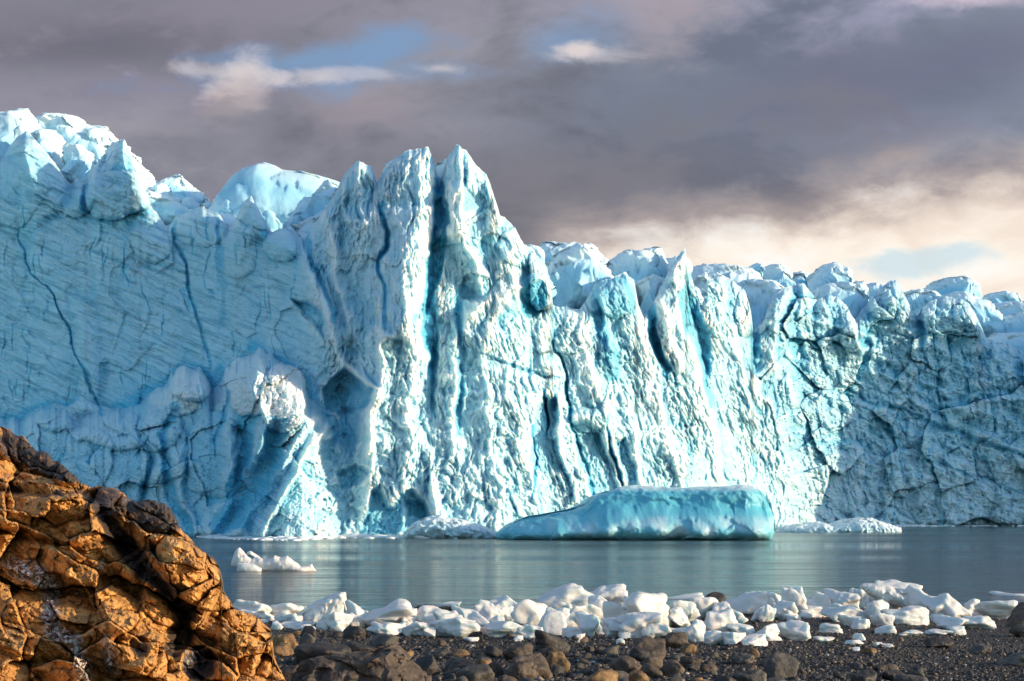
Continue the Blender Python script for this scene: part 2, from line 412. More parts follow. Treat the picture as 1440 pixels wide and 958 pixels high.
def dome(cx, cy_, rx, ry, amp, rot=0, b=0., sn=0., e=2.0, hard=.5):
    global D, blue, snow
    c = np.where(np.abs(Xc-cx) < max(rx, ry)+25)[0]
    if len(c) == 0: return
    s = slice(c[0], c[-1]+1)
    dx = XW[:,s]-cx; dy = YW[:,s]-cy_
    co, si = math.cos(R(rot)), math.sin(R(rot))
    a = np.abs((dx*co+dy*si)/rx)**e+np.abs((-dx*si+dy*co)/ry)**e
    f = np.clip(1-a, 0, 1)**hard
    D[:,s] -= amp*f
    if b: blue[:,s] = np.maximum(blue[:,s], b*np.clip(f*2, 0, 1))
    if sn: snow[:,s] = np.maximum(snow[:,s], sn*np.clip(f*2, 0, 1))

def notch(poly, amp, b=.5, edge=5., low=.35):
    """angular hollow left by a fallen block: sharp brow, running out downwards"""
    global D, blue
    x0 = min(q[0] for q in poly)-20; x1 = max(q[0] for q in poly)+20; y0 = min(q[1] for q in poly); y1 = max(q[1] for q in poly)
    c = np.where((Xc > x0) & (Xc < x1))[0]; s = slice(c[0], c[-1]+1)
    xx = X[:,s]+wx[:,s]*4; yy = Y[:,s]+wy[:,s]*4
    ins = np.zeros(xx.shape, bool); dist = np.full(xx.shape, 1e9)
    for (ax,ay),(bx,by_) in zip(poly, poly[1:]+poly[:1]):
        if ay != by_: ins ^= ((ay > yy) != (by_ > yy)) & (xx < (bx-ax)*(yy-ay)/(by_-ay)+ax)
        vx, vy = bx-ax, by_-ay; t_ = np.clip(((xx-ax)*vx+(yy-ay)*vy)/(vx*vx+vy*vy), 0, 1)
        dist = np.minimum(dist, np.hypot(xx-ax-t_*vx, yy-ay-t_*vy))
    f = ins*np.clip(dist/edge, 0, 1)*(low+(1-low)*np.clip((y1-yy)/(y1-y0), 0, 1))
    D[:,s] += amp*f
    blue[:,s] = np.maximum(blue[:,s], b*np.clip(f*2, 0, 1))

# masks of the three characters of ice
Mleft = 1-sstep(X+wx*20, 395, 470)
Mright = sstep(X+(Y-560)*(-.25)+wx*25, 1040, 1130)
Mmid = (1-Mleft)*(1-Mright)

# ---- the low buttress broken off in front on the left
by = prof([(-500,560),(-200,590),(-60,585),(0,587),(28,590),(58,572),(92,577),(102,592),(140,579),(190,572),(212,553),(236,541),(241,522),(262,517),(284,520),(293,535),(297,552),(303,545),(318,524),
           (335,512),(352,498),(366,491),(384,500),(404,515),(424,534),(434,556),(455,580),(480,620),(520,700),(560,800)], X)
by = by+fbm2(X/12., X*0+3, 3, 61)*4
din = Y-by
A = prof([(-500,14),(-60,15),(120,17),(230,19),(330,21),(400,19),(425,15),(445,10),(470,6),(500,0),(600,0)], X)
but = np.where(din > 0, 1-np.exp(-np.clip(din,0,None)/16.), 0)
D -= A*but + np.clip(din, 0, None)*.035*np.clip(A/10, 0, 1)
Mbut = sstep(din, 0, 6)*np.clip(A/8, 0, 1)
snow = np.maximum(snow, np.exp(-np.clip(din,0,None)/22.)*(din > 0)*np.clip(A/10,0,1)*.55*prof([(0,.4),(250,.7),(330,1),(430,1),(470,0)],X))
# its pieces
vf([(500,365,2),(540,352,5),(590,372,7),(625,370,7),(660,345,6),(700,325,5),(752,300,4)], 42, 16, 1.3)        # bright winding edge
vf([(590,322,2),(640,325,5),(700,320,5),(752,300,3)], 20, 10, 1.2)
vf([(600,340,-2),(640,345,-5),(690,322,-5),(735,308,-3)], 14, 22, 2, .9)
vf([(600,395,-2),(650,385,-6),(690,365,-6),(730,340,-3)], 40, 26, 2, .8)
vf([(590,440,3),(640,408,5),(690,372,5),(750,335,4)], 34, 12, 1.2)
vf([(600,458,3),(650,425,5),(700,392,4),(752,370,3)], 16, 9, 1.3)
dome(397, 560, 34, 48, 4.5, 10, 0, .9, 2.6, .35)
dome(350, 545, 30, 45, 3.5, -8, 0, .6, 2.4, .4)
dome(268, 542, 28, 22, 6.5, 25, 0, .7, 2.4, .45)
dome(245, 562, 34, 20, 3.0, 10, .1, .5)
dome(80, 588, 32, 20, 4, 0, .3, .2); dome(150, 600, 60, 30, 4, 15, .2, .3, 2.5, .4)
dome(215, 600, 40, 34, 4, -10, .3, .0, 2.6, .4); dome(300, 640, 36, 60, 3, 5, .35, 0, 3, .4)
dome(120, 650, 34, 50, 4, 12, .2, 0, 3, .4); dome(175, 665, 30, 50, 4.5, -5, .3, 0, 3, .4); dome(230, 640, 34, 40, 3.5, 8, .2, 0, 3, .4)
vf([(575,245,-2),(610,228,-3),(650,232,-3),(700,245,-3),(750,262,-2)], 9, 14, 2, .8)
vf([(640,252,2),(700,258,3),(752,275,2)], 20, 7, 1.2)
vf([(560,320,-1.5),(590,312,-2.5),(620,302,-2)], 5, 6, 1, .8)
vf([(540,205,0),(600,195,-3),(640,212,-3),(690,205,-2)], 8, 12, 2, .6)

# ---- left face: broad panels, a few long cracks
vf([(200,36,9),(250,42,8),(300,52,5),(360,62,3),(420,70,0)], 30, 55, 1.1)
vf([(262,97,-5),(300,82,-3),(330,40,-1)], 16, 16, 2, .3)
vf([(250,108,3),(290,112,3),(300,110,0)], 12, 12, 1.4); vf([(262,120,-2.5),(290,118,-2.5)], 6, 6, 2, .8)
vf([(240,135,4),(285,132,3.4)], 14, 16, 1.4)
dome(165, 275, 46, 34, 5.5, -12, .1, 0, 2.6, .45)
vf([(200,173,5),(240,178,4),(270,190,0)], 26, 16, 1.2)
dome(105, 285, 30, 20, 3, 0, .2); dome(20, 270, 40, 50, 3, 20, .1)
vf([(330,25,-.6),(385,42,-1.6),(400,68,-1.6),(440,82,-1.6),(470,98,-1.6),(530,120,-1.6),(572,140,-1)], 2.6, 3.2, 1, .95)
vf([(430,118,2.2),(480,118,3.4),(575,122,3.2)], 20, 24, 2)
vf([(325,248,-1.5),(360,255,-3),(395,266,-3),(430,270,-1.6),(480,284,-1.6),(510,298,-1)], 4, 6, 1, .9)
vf([(320,308,-3),(340,306,-2),(380,310,-1),(460,312,0)], 7, 7, 2, .5)
vf([(277,352,5),(320,352,4),(345,356,0)], 26, 26, 1.2)
dome(330, 350, 34, 40, 2.5); dome(215, 335, 34, 34, 2.5); dome(285, 320, 34, 26, 2.5)
dome(395, 345, 24, 28, 5, 0, .1)
vf([(330,418,2),(370,428,5),(410,445,6),(450,462,6),(500,478,4),(540,486,0)], 46, 22, 1.15)       # ribs at the edge of the left face
vf([(335,432,-2),(372,440,-3.5),(410,458,-3.5),(440,470,-2)], 7, 9, 2, .85)
vf([(300,455,2),(350,468,5),(410,482,5),(470,492,3)], 20, 14, 1.2)
notch([(408,416),(432,420),(456,440),(472,466),(470,500),(452,474),(424,444)], 4.5, .35, 6, .2); dome(462, 440, 12, 60, 3, -8)
# ---- central towers
vf([(230,508,6),(262,500,6),(300,512,5),(360,505,4),(420,498,0)], 34, 26, 1.1)
dome(507, 275, 26, 34, -3.2, 10, .35, 0, 2.4, .6)
vf([(300,538,-3),(322,541,-6),(345,540,-6),(372,534,-4),(400,543,-2.5),(450,536,-1)], 5, 6, 1, 1)
vf([(212,588,4),(250,594,5.5),(300,592,5),(340,588,5),(400,580,5),(470,566,5)], 56, 26, 1.1)
vf([(264,616,-4),(300,612,-6),(340,608,-7),(380,602,-6),(420,599,-4.5),(470,598,-3),(520,604,-2)], 6, 16, 1.2, 1)
dome(622, 300, 12, 20, -3, 0, .9)
vf([(207,642,4),(240,650,7),(280,640,6),(330,640,5)], 26, 40, 1.1)
vf([(235,652,-4),(262,655,-4),(285,662,-3)], 8, 12, 2, .5)
vf([(250,686,4),(280,692,6),(310,700,5)], 18, 12, 1.1)
vf([(265,650,4),(300,652,6),(350,660,6),(400,676,7),(420,680,6),(470,652,5),(540,640,4),(640,632,2)], 26, 18, 1.1)
vf([(320,690,3),(360,712,6),(400,722,7),(420,712,7),(450,695,5),(500,680,3)], 30, 14, 1.1)
dome(668, 405, 22, 24, -4, 0, .2); dome(698, 345, 22, 16, -3, 20, .45)
dome(730, 345, 26, 26, 4, 30)
vf([(432,613,-1),(470,608,-4),(520,608,-4),(570,612,-2)], 9, 10, 2, .75)
vf([(420,645,-1),(470,648,-4),(540,648,-4.5),(600,645,-2)], 8, 9, 2, .75)
dome(760, 395, 20, 42, 7, -8, .35, 0, 3, .4); dome(748, 420, 22, 26, -4, -15, .95, 0, 2.3, .7)
dome(742, 402, 14, 22, 3, 0, .8)
notch([(604,345),(618,330),(628,300),(632,340),(622,380),(606,430),(598,460),(598,400)], 2.5, 1, 5, .8)
vf([(300,572,3),(400,560,6),(480,548,8),(560,536,7),(640,524,5),(752,512,2.5)], 46, 60, 1.0)        # the great bright rib
vf([(420,528,2),(480,538,3.5),(560,528,3.5),(640,516,3)], 12, 10, 1.2)
vf([(330,575,2),(400,572,4),(500,580,5),(620,575,4),(752,560,2)], 20, 26, 1.1)
notch([(453,548),(468,530),(484,515),(500,528),(526,546),(522,570),(500,580),(478,590),(458,576)], 7, .45)
notch([(462,555),(480,540),(494,552),(486,570),(468,572)], 2, .1, 3)
vf([(508,482,3),(530,505,5),(548,526,5)], 16, 8, 1.2)
notch([(478,570),(512,572),(506,620),(492,650),(476,620)], 3, .3, 8); notch([(452,620),(474,610),(478,650),(462,690),(450,660)], 3, .4, 7); notch([(470,662),(500,650),(524,664),(510,682),(480,690)], 3.5, .4)
notch([(520,684),(538,680),(550,708),(560,694),(580,690),(600,704),(610,726),(616,756),(500,758),(512,722)], 5, .7, 8, .5)
notch([(566,700),(598,708),(604,732),(572,726)], 3, .3, 4)
vf([(640,600,2),(700,612,4),(755,622,3)], 10, 12, 1.2)
vf([(430,672,2),(520,676,4),(600,688,4),(700,705,3)], 22, 28, 1.1)
vf([(455,700,2),(540,712,4),(640,735,4),(740,765,3)], 24, 22, 1.1)
vf([(430,775,3),(480,768,4),(560,770,3)], 22, 12, 1.2)
vf([(478,782,-2),(540,797,-5),(570,800,-5),(600,803,-5),(640,822,-2),(700,832,-1.5)], 4, 4, 1, 1)
vf([(556,763,-4),(575,767,-6),(602,773,-5)], 3.2, 3.2, 1, 1.2)
vf([(612,750,-2),(645,757,-2),(660,751,-2),(690,750,-1)], 3, 4, 1, 1)
vf([(560,784,3),(610,788,5),(660,798,4),(700,812,3)], 8, 7, 1.2)
notch([(752,572),(764,552),(784,560),(790,620),(800,665),(768,668),(742,650)], 3, .45, 6, .5)
vf([(500,672,-1.2),(512,700,-1.6),(520,730,-1.6),(530,780,-1)], 30, 30, 4, .0)
notch([(800,592),(822,588),(846,602),(862,640),(872,690),(852,700),(828,690),(812,650)], 4.5, .5, 7, .6); dome(826, 590, 26, 16, 3, 10, .4)
vf([(600,858,-2),(640,866,-5),(690,872,-4)], 3.4, 4, 1, 1)
notch([(864,618),(880,612),(898,660),(902,690),(876,690)], 3.5, .5, 6, .6)
vf([(560,880,2),(620,892,5),(680,900,5)], 16, 9, 1.2)
vf([(440,800,2),(520,830,5),(600,858,5),(680,880,3)], 26, 22, 1.05)
# ---- pillars right of centre
dome(865, 412, 28, 32, 5, -10, .8, 0, 2.6, .45)
vf([(420,845,2),(450,848,5),(490,862,6),(520,868,3)], 26, 14, 1.2, .85)
notch([(826,440),(846,430),(862,470),(858,500),(840,480)], 2.5, .9, 6, .6)
notch([(902,424),(915,430),(926,470),(946,520),(940,528),(920,500),(906,462)], 5, 1, 5, .7)
notch([(946,410),(962,396),(985,420),(1000,470),(1000,560),(984,540),(968,480)], 3, .8, 8, .6)
vf([(400,880,3),(440,886,5),(500,905,5),(600,935,4),(720,975,3)], 30, 24, 1.1)
vf([(440,916,-3),(470,918,-6),(490,925,-6),(520,936,-4)], 12, 8, 1.6, 1)
vf([(356,963,4),(390,950,6),(430,948,6),(480,965,6),(530,985,6),(600,1000,5),(700,1020,3)], 46, 12, 1.05)
vf([(420,925,2),(470,940,4),(520,955,4)], 12, 10, 1.2)
vf([(400,968,-2),(440,975,-6),(480,985,-7),(530,988,-5),(560,1000,-2)], 10, 12, 1.6, .7)
vf([(392,1008,3),(430,1015,5),(470,1028,7),(520,1042,7),(560,1050,6),(590,1054,4)], 38, 8, 1.1, .3)
dome(1048, 440, 18, 34, 5, 0, .1); vf([(430,1060,-3),(480,1062,-7),(510,1066,-5)], 12, 8, 1.6, .6)
vf([(408,1100,3),(430,1096,6),(470,1090,7),(520,1082,5)], 24, 9, 1.1, .2)
vf([(500,1090,1),(540,1110,4),(590,1130,2)], 30, 16, 1.1)
vf([(440,1112,-3),(480,1118,-6),(520,1125,-4)], 12, 14, 2, .5)
vf([(400,1130,3),(440,1122,3)], 14, 12, 1.2)
dome(1175, 445, 30, 36, 5, 20); vf([(432,1190,3),(470,1200,6),(500,1215,4)], 26, 8, 1.1); dome(1200, 470, 18, 24, 4, 20)
dome(1225, 410, 18, 20, 3); vf([(396,1258,4),(430,1262,4),(470,1270,2)], 22, 20, 1.1)
dome(1240, 425, 20, 26, 4, -10); dome(1330, 440, 46, 26, 6, 6, 0, 0, 2.6, .45); vf([(430,1362,3),(465,1375,5),(490,1380,3)], 22, 8, 1.1)
vf([(420,1285,-4),(450,1290,-5),(490,1296,-3)], 10, 14, 2, .4)
vf([(412,1142,-3),(440,1148,-4),(470,1150,-2)], 8, 10, 2, .4)
# long breaks across the shaded right part
def hf(pts, wu, wd_, amp, b=0.):
    global D, blue
    x0, x1 = pts[0][0], pts[-1][0]
    c = np.where((Xc > x0) & (Xc < x1))[0]; s = slice(c[0], c[-1]+1)
    yc = np.interp(XW[:,s], [q[0] for q in pts], [q[1] for q in pts]); dy = YW[:,s]-yc
    e = sstep(X[:,s], x0, x0+25)*(1-sstep(X[:,s], x1-25, x1))
    f = np.clip(np.where(dy < 0, 1+dy/wu, 1-dy/wd_), 0, 1)*e
    D[:,s] -= amp*f*.5
    if b: blue[:,s] = np.maximum(blue[:,s], .65*b*np.clip(f*1.5,0,1))
hf([(1165,500),(1190,545),(1220,566),(1270,578),(1330,600),(1400,622),(1480,660)], 5, 7, -3.5, .9)
hf([(1280,640),(1330,655),(1380,675),(1480,700)], 4, 6, -2.5, .8)
hf([(1100,600),(1140,622),(1185,620),(1230,618)], 4, 8, -2.5, .7)
hf([(660,488),(700,508),(740,520),(800,532)], 3, 5, -2.2, .9)
hf([(1290,560),(1350,556),(1420,540)], 4, 6, -2, .5)

# ---- natural relief everywhere
lean = prof([(-500,-.1),(300,-.3),(420,-.35),(480,-.12),(560,0),(640,.08),(760,.25),(900,.32),(1050,.35),(1200,.25),(1440,.2),(2500,0)], X)
q = X-lean*(Y-420)
k = D0/260.
fl1 = fbm2(q/30.+wx*.8, Y/120., 4, 21); fl2 = fbm2(q/9.+wx*.6, Y/62., 4, 31); fl3 = fbm2(q/4.2+wx*.6, Y/26., 3, 41)
amp = .30+.9*Mmid+.2*Mbut
md = np.clip(.9+1.3*fbm2(X/70.+5, Y/90., 3, 47), .25, 1.7)
D += (np.abs(fl1)*1.9*Mmid + fl1*1.1*(1-Mmid)*(1-.5*Mleft))*k
D += (np.abs(fl2)*.65*Mmid*md + fl2*.45*(1-Mmid)*(1-.8*Mleft))*k
D += (fl3*.34*Mmid + fl3*.16*(1-Mmid)*(1-Mleft))*k
# cusps of melted ice: scalloped, lens-shaped hollows
sc1 = 1-np.abs(fbm2(q/15.+wy*.8, Y/44.+wx*.6, 3, 71)); D -= (sc1**3)*.9*Mmid*md*k
sc2 = 1-np.abs(fbm2(q/6.+wy*.8, Y/20.+wx*.6, 2, 75)); D -= (sc2**3)*.42*md*(Mmid+.25*Mbut+.3*Mright)*k
# broken facets: strong on the right and on the buttress, faint on the left face
for (s1, s2, am, sd_) in ((52,60,3.6,81),(24,28,1.0,84),(11,13,.45,87),(5.5,6,.26,88)):
    v, e = planes2((X+wx*s1*.12-.25*(Y-400))/s1, (Y+wy*s1*.12+.2*X)/s2, sd_)
    wgt = Mright*1.0+Mbut*.60+.22*Mmid+Mleft*(1-Mbut)*.16
    D += v*am*wgt*k
    blue = np.maximum(blue, .35*np.clip(1-e*12, 0, 1)*wgt*(s1 > 20))
    D += np.clip(1-e*9, 0, 1)*am*.10*wgt*k
D += (fbm2((X+.3*Y)/34., (Y-.3*X)/16., 5, 301, .55)*.85+np.abs(fbm2((X+.5*Y)/60., (Y-.4*X)/30., 4, 307))*1.6)*Mright*k
# faint ledges of the layering on the left face
ly = pn2((Y-.42*X)/5.5+wx*1.5, X/160., 91)+.7*pn2((Y-.42*X)/2.4+wx*2, X/90., 92)
D += ly*.42*(Mleft*(1-Mbut*.6)+.25*Mright)*k
rough = fbm2(X/3.1, Y/3.1, 3, 95); D += fbm2(X/6., Y/6., 3, 97)*.75*np.clip(snow*1.3, 0, 1)*Mbut*k; D += rough*(.07+.06*Mmid+.18*Mbut+.14*Mright)*k
# small open cracks with clear blue ice
r_ = np.random.default_rng(12)
for _ in range(55):
    x = r_.uniform(5, 420); y = r_.uniform(300, 560); h = r_.uniform(3, 14)
    vf([(y,x,-.3),(y+h,x+r_.uniform(-3,4),-.7)], 1.6, 1.8, 1, .7)
for _ in range(60):
    x = r_.uniform(470, 1420); y = r_.uniform(430, 720); h = r_.uniform(8, 40)
    vf([(y,x,-.4),(y+h*.5,x+h*.12,-1.0),(y+h,x+h*.25,-.4)], 2.2, 2.8, 1, .6)
# the brow of every tower rolls back
D += 4.2*k*np.exp(-dyc/7.) + 3.0*k*np.exp(-dyc/26.)
# wave-cut notch at the waterline
yw = HOR+EYE*F/D
D += 1.2*np.exp(-((Y-yw)/3.5)**2)
bmark = np.clip(blue-.15, 0, 1)*1.2
# clear blue ice shows where the wall is cut in, the weathered crust where it stands out
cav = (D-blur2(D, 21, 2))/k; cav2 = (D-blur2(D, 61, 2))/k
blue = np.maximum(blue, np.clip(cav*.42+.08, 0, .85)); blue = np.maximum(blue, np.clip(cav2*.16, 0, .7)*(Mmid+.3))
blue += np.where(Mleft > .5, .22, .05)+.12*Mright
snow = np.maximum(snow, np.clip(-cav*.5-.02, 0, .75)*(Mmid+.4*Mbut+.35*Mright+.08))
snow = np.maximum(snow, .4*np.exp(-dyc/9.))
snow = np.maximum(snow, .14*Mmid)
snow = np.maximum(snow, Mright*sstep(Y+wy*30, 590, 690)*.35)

snow *= 1-.9*np.clip(bmark, 0, 1)
# to 3-D, with the top of the wall carried back over the ice behind
K = 26
Vx = (X-720)/F*D; Vz = EYE+(HOR-Y)/F*D
tk = (np.arange(1, K+1)/K)[:,None]
Db = D[0]; xb = Vx[0]; zb = Vz[0]
back = 16*tk**1.4
n_ = fbm2(xb[None,:]/5.+tk*0, tk*4+xb[None,:]*0, 3, 99)
roll_D = Db[None,:]+back; roll_x = xb[None,:]*(1+.0*tk); roll_z = zb[None,:]+.5*np.sin(np.pi*np.clip(tk*3,0,1))-back*.75*tk+n_*1.2*tk
GX = np.concatenate([roll_x[::-1], Vx]); GY = np.concatenate([roll_D[::-1], D]); GZ = np.concatenate([roll_z[::-1], Vz])
bl = np.concatenate([np.broadcast_to(blue[0]*.4, (K, len(Xc))), blue]); sn = np.concatenate([np.broadcast_to(np.maximum(snow[0],.5), (K, len(Xc))), snow])
nr, nc = GX.shape
lay_ = np.clip(Mleft*(1-.55*Mbut)+.35*Mright+.12, 0, 1); lay_ = np.concatenate([np.zeros((K, nc)), lay_])
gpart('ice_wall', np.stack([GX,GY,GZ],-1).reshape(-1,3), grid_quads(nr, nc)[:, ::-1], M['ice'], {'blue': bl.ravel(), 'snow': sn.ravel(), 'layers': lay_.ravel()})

# the crevassed surface behind the crest
xs = np.linspace(-260, 420, 260); ysf = np.linspace(0, 1, 90)
XX = np.broadcast_to(xs, (90, 260)).copy()
xo = np.argsort(xb); front = np.interp(xs, xb[xo], blur(np.maximum(Db, 0)[xo], 25, 0)+9)
ztop = np.interp(xs, xb[xo], blur(zb[xo], 71, 0))
YY = front[None,:]+(ysf[:,None]**1.6)*900
tq = (YY-front[None,:])
ZZ = ztop[None,:]-9+tq*.006+fbm2(XX/16., YY/16., 4, 110)*3.0+np.abs(fbm2(XX/42., YY/60., 3, 120))*3
snf = .75+0*ZZ; blf = np.clip(-fbm2(XX/16., YY/16., 4, 110)*.6, 0, 1)
gpart('snow_field', np.stack([XX,YY,ZZ],-1).reshape(-1,3), grid_quads(90, 260), M['serac'], {'blue': blf.ravel(), 'snow': snf.ravel()})

def loft(top, bot, D, thick, e=2.6, nx=90, na=64, n1=(.9,5.), n2=(.25,1.6), n3=(0,1), seed=0, lean_=0., endp=.5, fac=0., snowtop=.0, bluemid=.0, taper=None, mat=None, name='serac', off=None):
    """closed body: outline given by an upper and a lower profile in bearing units at distance D, real thickness in metres"""
    x0 = min(q[0] for q in top); x1 = max(q[0] for q in top)
    u = np.linspace(0, 1, nx); u = .5-.5*np.cos(np.pi*u); u = .35*u+.65*np.linspace(0,1,nx)
    px = x0+(x1-x0)*u
    yt = prof(top, px); yb = np.maximum(prof(bot, px), yt+.2)
    zt = EYE+(HOR-yt)/F*D; zbm = EYE+(HOR-yb)/F*D; xw = (px-720)/F*D
    th = thick*np.clip(1-np.abs(2*u-1)**2.6, 0.0, 1)**endp if taper is None else thick*prof(taper, px)
    a = np.linspace(0, 2*np.pi, na, endpoint=False)
    ca, sa = np.cos(a), np.sin(a)
    pc = np.sign(ca)*np.abs(ca)**(2/e); ps = np.sign(sa)*np.abs(sa)**(2/e)
    zc = (zt+zbm)/2; hh = (zt-zbm)/2
    Vz = zc[:,None]+hh[:,None]*ps[None,:]; Vx = np.broadcast_to(xw[:,None], Vz.shape).copy()
    Vy = D+th[:,None]*pc[None,:]*.5+lean_*(Vz-zc[:,None])
    if off is not None: Vy = Vy+prof(off, px)[:,None]
    V = np.stack([Vx,Vy,Vz],-1).reshape(-1,3)
    blv = np.zeros(len(V)); 
    for (am, scl), o_ in ((n1,1),(n2,3),(n3,3)):
        if am:
            for ax in range(3):
                nn = 0; aa = 1.; 
                for k_ in range(o_):
                    nn = nn+aa*pn3(V/scl*2**k_+ax*17.3, seed*7+ax+k_); aa *= .5
                V[:,ax] += am*nn*(1 if ax != 2 else .45)
    if fac:
        v_, _ = planes2(V[:,0]/fac[1]+V[:,1]*.4/fac[1], V[:,2]/fac[1]+V[:,1]*.7/fac[1], seed+200)
        V[:,1] += v_*fac[0]; V[:,0] += v_*fac[0]*.4
    ang = np.broadcast_to(ps[None,:], Vz.shape).ravel()
    sn = np.clip(ang*1.3-.1, 0, 1)*snowtop
    blv = np.clip(1-np.abs(ang-.05)*1.2, 0, 1)*bluemid
    Q = grid_quads(nx, na, True)
    c0 = len(V); V = np.vstack([V, V[:na].mean(0), V[-na:].mean(0)])
    sn = np.r_[sn, sn[0], sn[-1]]; blv = np.r_[blv, 0, 0]
    i = np.arange(na); j = (i+1) % na
    Q = np.vstack([Q, np.stack([np.full(na,c0), j, i, i], 1), np.stack([np.full(na,c0+1), (nx-1)*na+i, (nx-1)*na+j, (nx-1)*na+j], 1)])
    return V, Q, {'blue': blv, 'snow': sn}
def mesh_mixed(name, V, Q, mat, parent, attrs):
    """quads plus end fans (stored as degenerate quads) -> clean polygons"""
    tri = Q[:,2] == Q[:,3]
    me = bpy.data.meshes.new(name); V = np.asarray(V, np.float32)
    me.vertices.add(len(V)); me.vertices.foreach_set('co', V.ravel())
    q = Q[~tri]; t3 = Q[tri][:,:3]
    loops = np.r_[q.ravel(), t3.ravel()].astype(np.int32)
    me.loops.add(len(loops)); me.loops.foreach_set('vertex_index', loops)
    st = np.r_[np.arange(len(q))*4, len(q)*4+np.arange(len(t3))*3].astype(np.int32)
    me.polygons.add(len(st)); me.polygons.foreach_set('loop_start', st)
    me.polygons.foreach_set('use_smooth', np.full(len(st), True))
    for an, av in attrs.items():
        at = me.attributes.new(an, 'FLOAT', 'POINT'); at.data.foreach_set('value', np.asarray(av, np.float32))
    me.update(); me.validate(); me.materials.append(mat)
    bm = bmesh.new(); bm.from_mesh(me); bmesh.ops.recalc_face_normals(bm, faces=bm.faces); bm.to_mesh(me); bm.free()
    o = bpy.data.objects.new(name, me); COL.objects.link(o)
    if parent: o.parent = parent
    return o
def serac(top, back, thick, seed, depth_px=110, ln=.45, fc=(2.0,5.), e=3.2, snowtop=.9, bluemid=.35, n1=(2.0,6.), n2=(.7,2.0), **kw):
    cx = sum(q[0] for q in top)/len(top)
    Dm = float(np.interp(cx, Xc, Db))+back
    bot = [(q[0], q[1]+depth_px) for q in top]
    V, Q, at = loft(top, bot, Dm, thick, e, seed=seed, snowtop=snowtop, bluemid=bluemid, n1=n1, n2=n2, fac=fc, lean_=ln, **kw)
    o = mesh_mixed('serac', V, Q, M['serac'], gl_root, at); o.location = (0,-250,0)
    return o
# left peaks
serac([(-120,175),(-60,160),(0,150),(28,148),(36,158),(44,172),(56,196),(70,206),(84,226),(98,250),(106,272)], 12, 14, 1, 120)
serac([(36,215),(48,172),(56,163),(70,160),(95,160),(104,166),(112,173),(130,175),(148,178),(156,190),(161,202),(172,222)], 36, 16, 2, 90)
serac([(50,190),(56,182),(64,180),(74,182),(80,196),(88,212),(98,232),(104,250)], 20, 10, 3, 70)
serac([(92,215),(97,204),(104,201),(114,204),(126,214),(130,232)], 17, 9, 4, 60)
serac([(128,250),(134,236),(150,220),(164,204),(172,197),(177,204),(180,224),(184,245)], 9, 9, 5, 60)
serac([(158,206),(170,208),(184,216),(202,236),(214,250),(230,262)], 30, 12, 6, 50)
serac([(180,235),(196,244),(214,258),(232,268),(246,276),(262,285)], 22, 10, 7, 40)
serac([(222,262),(238,252),(258,250),(270,262),(284,272),(296,286)], 34, 12, 8, 40)
serac([(190,262),(210,268),(240,282),(262,290),(290,300),(320,306)], 14, 12, 9, 45)
serac([(276,318),(292,292),(306,278),(318,262),(332,242),(350,230),(372,224),(384,228),(398,235),(430,240),(468,251),(500,262),(524,300)], 42, 32, 10, 110, ln=.8, nx=120, n1=(1.0,12.), n2=(.25,4.), e=2.4, fc=(1.0,7.), snowtop=.6)
serac([(258,308),(296,290),(322,268),(346,262),(372,274),(404,296),(428,322)], 22, 10, 16, 70, n1=(.8,6.), e=2.4, snowtop=.6)
serac([(398,312),(424,282),(448,262),(468,252),(482,262),(500,290)], 22, 10, 17, 80, n1=(.8,6.), e=2.4, snowtop=.6)
serac([(260,322),(290,304),(320,300),(350,312),(380,322),(410,345)], 15, 16, 11, 60, n1=(.8,8.), e=2.4)
serac([(385,345),(415,330),(440,326),(455,335)], 7, 10, 15, 70)
serac([(392,345),(420,312),(446,300),(462,284),(480,262),(500,250),(520,262)], 16, 16, 12, 110, n1=(.8,8.), e=2.4)
serac([(520,262),(532,243),(548,228),(572,211),(586,212),(600,230)], 11, 12, 13, 90, e=2.4)
serac([(606,245),(614,228),(622,222),(632,216),(644,208),(652,222),(658,250)], 9, 11, 14, 90, e=2.4)
# middle right blocks
serac([(722,352),(736,345),(750,344),(763,343),(765,356),(766,380)], 16, 12, 20, 70)
serac([(752,352),(768,343),(790,342),(815,345),(838,352),(858,366)], 60, 14, 21, 60, bluemid=.5)
serac([(762,374),(778,366),(800,354),(815,346),(826,342),(836,345),(846,362),(858,378),(862,398)], 22, 18, 22, 90)
serac([(846,372),(862,362),(880,352),(905,350),(924,350),(932,360),(938,376),(944,402)], 24, 18, 23, 90)
serac([(900,394),(912,385),(926,388),(932,402),(938,440)], 8, 8, 24, 80)
serac([(930,372),(942,364),(956,360),(968,366)], 30, 10, 25, 60)
serac([(958,384),(974,371),(990,367),(1010,367),(1030,370),(1056,373),(1070,378),(1082,395)], 46, 22, 30, 150, n1=(1.,9.))
serac([(1058,374),(1062,371),(1066,368),(1070,374),(1072,378)], 47, 4, 31, 14)
serac([(1068,384),(1080,375),(1095,374),(1106,378),(1112,388),(1118,402)], 50, 16, 32, 50)
serac([(1108,392),(1116,383),(1126,382),(1136,384),(1140,398)], 70, 12, 33, 40, bluemid=.6)
serac([(962,395),(974,382),(990,379),(1010,379),(1026,386),(1040,398)], 22, 14, 34, 140)
serac([(1034,404),(1048,394),(1068,391),(1085,391),(1102,396),(1112,408),(1118,426)], 20, 18, 35, 120)
serac([(1138,400),(1144,384),(1152,375),(1164,372),(1180,373),(1192,376),(1198,388),(1202,408)], 44, 18, 36, 60)
serac([(1140,412),(1152,402),(1168,395),(1188,394),(1200,398),(1210,410),(1220,434)], 18, 16, 37, 70)
serac([(1196,404),(1204,396),(1214,396),(1220,408)], 30, 8, 38, 40)
serac([(1212,404),(1224,398),(1238,399),(1244,410)], 64, 12, 39, 40, bluemid=.5)
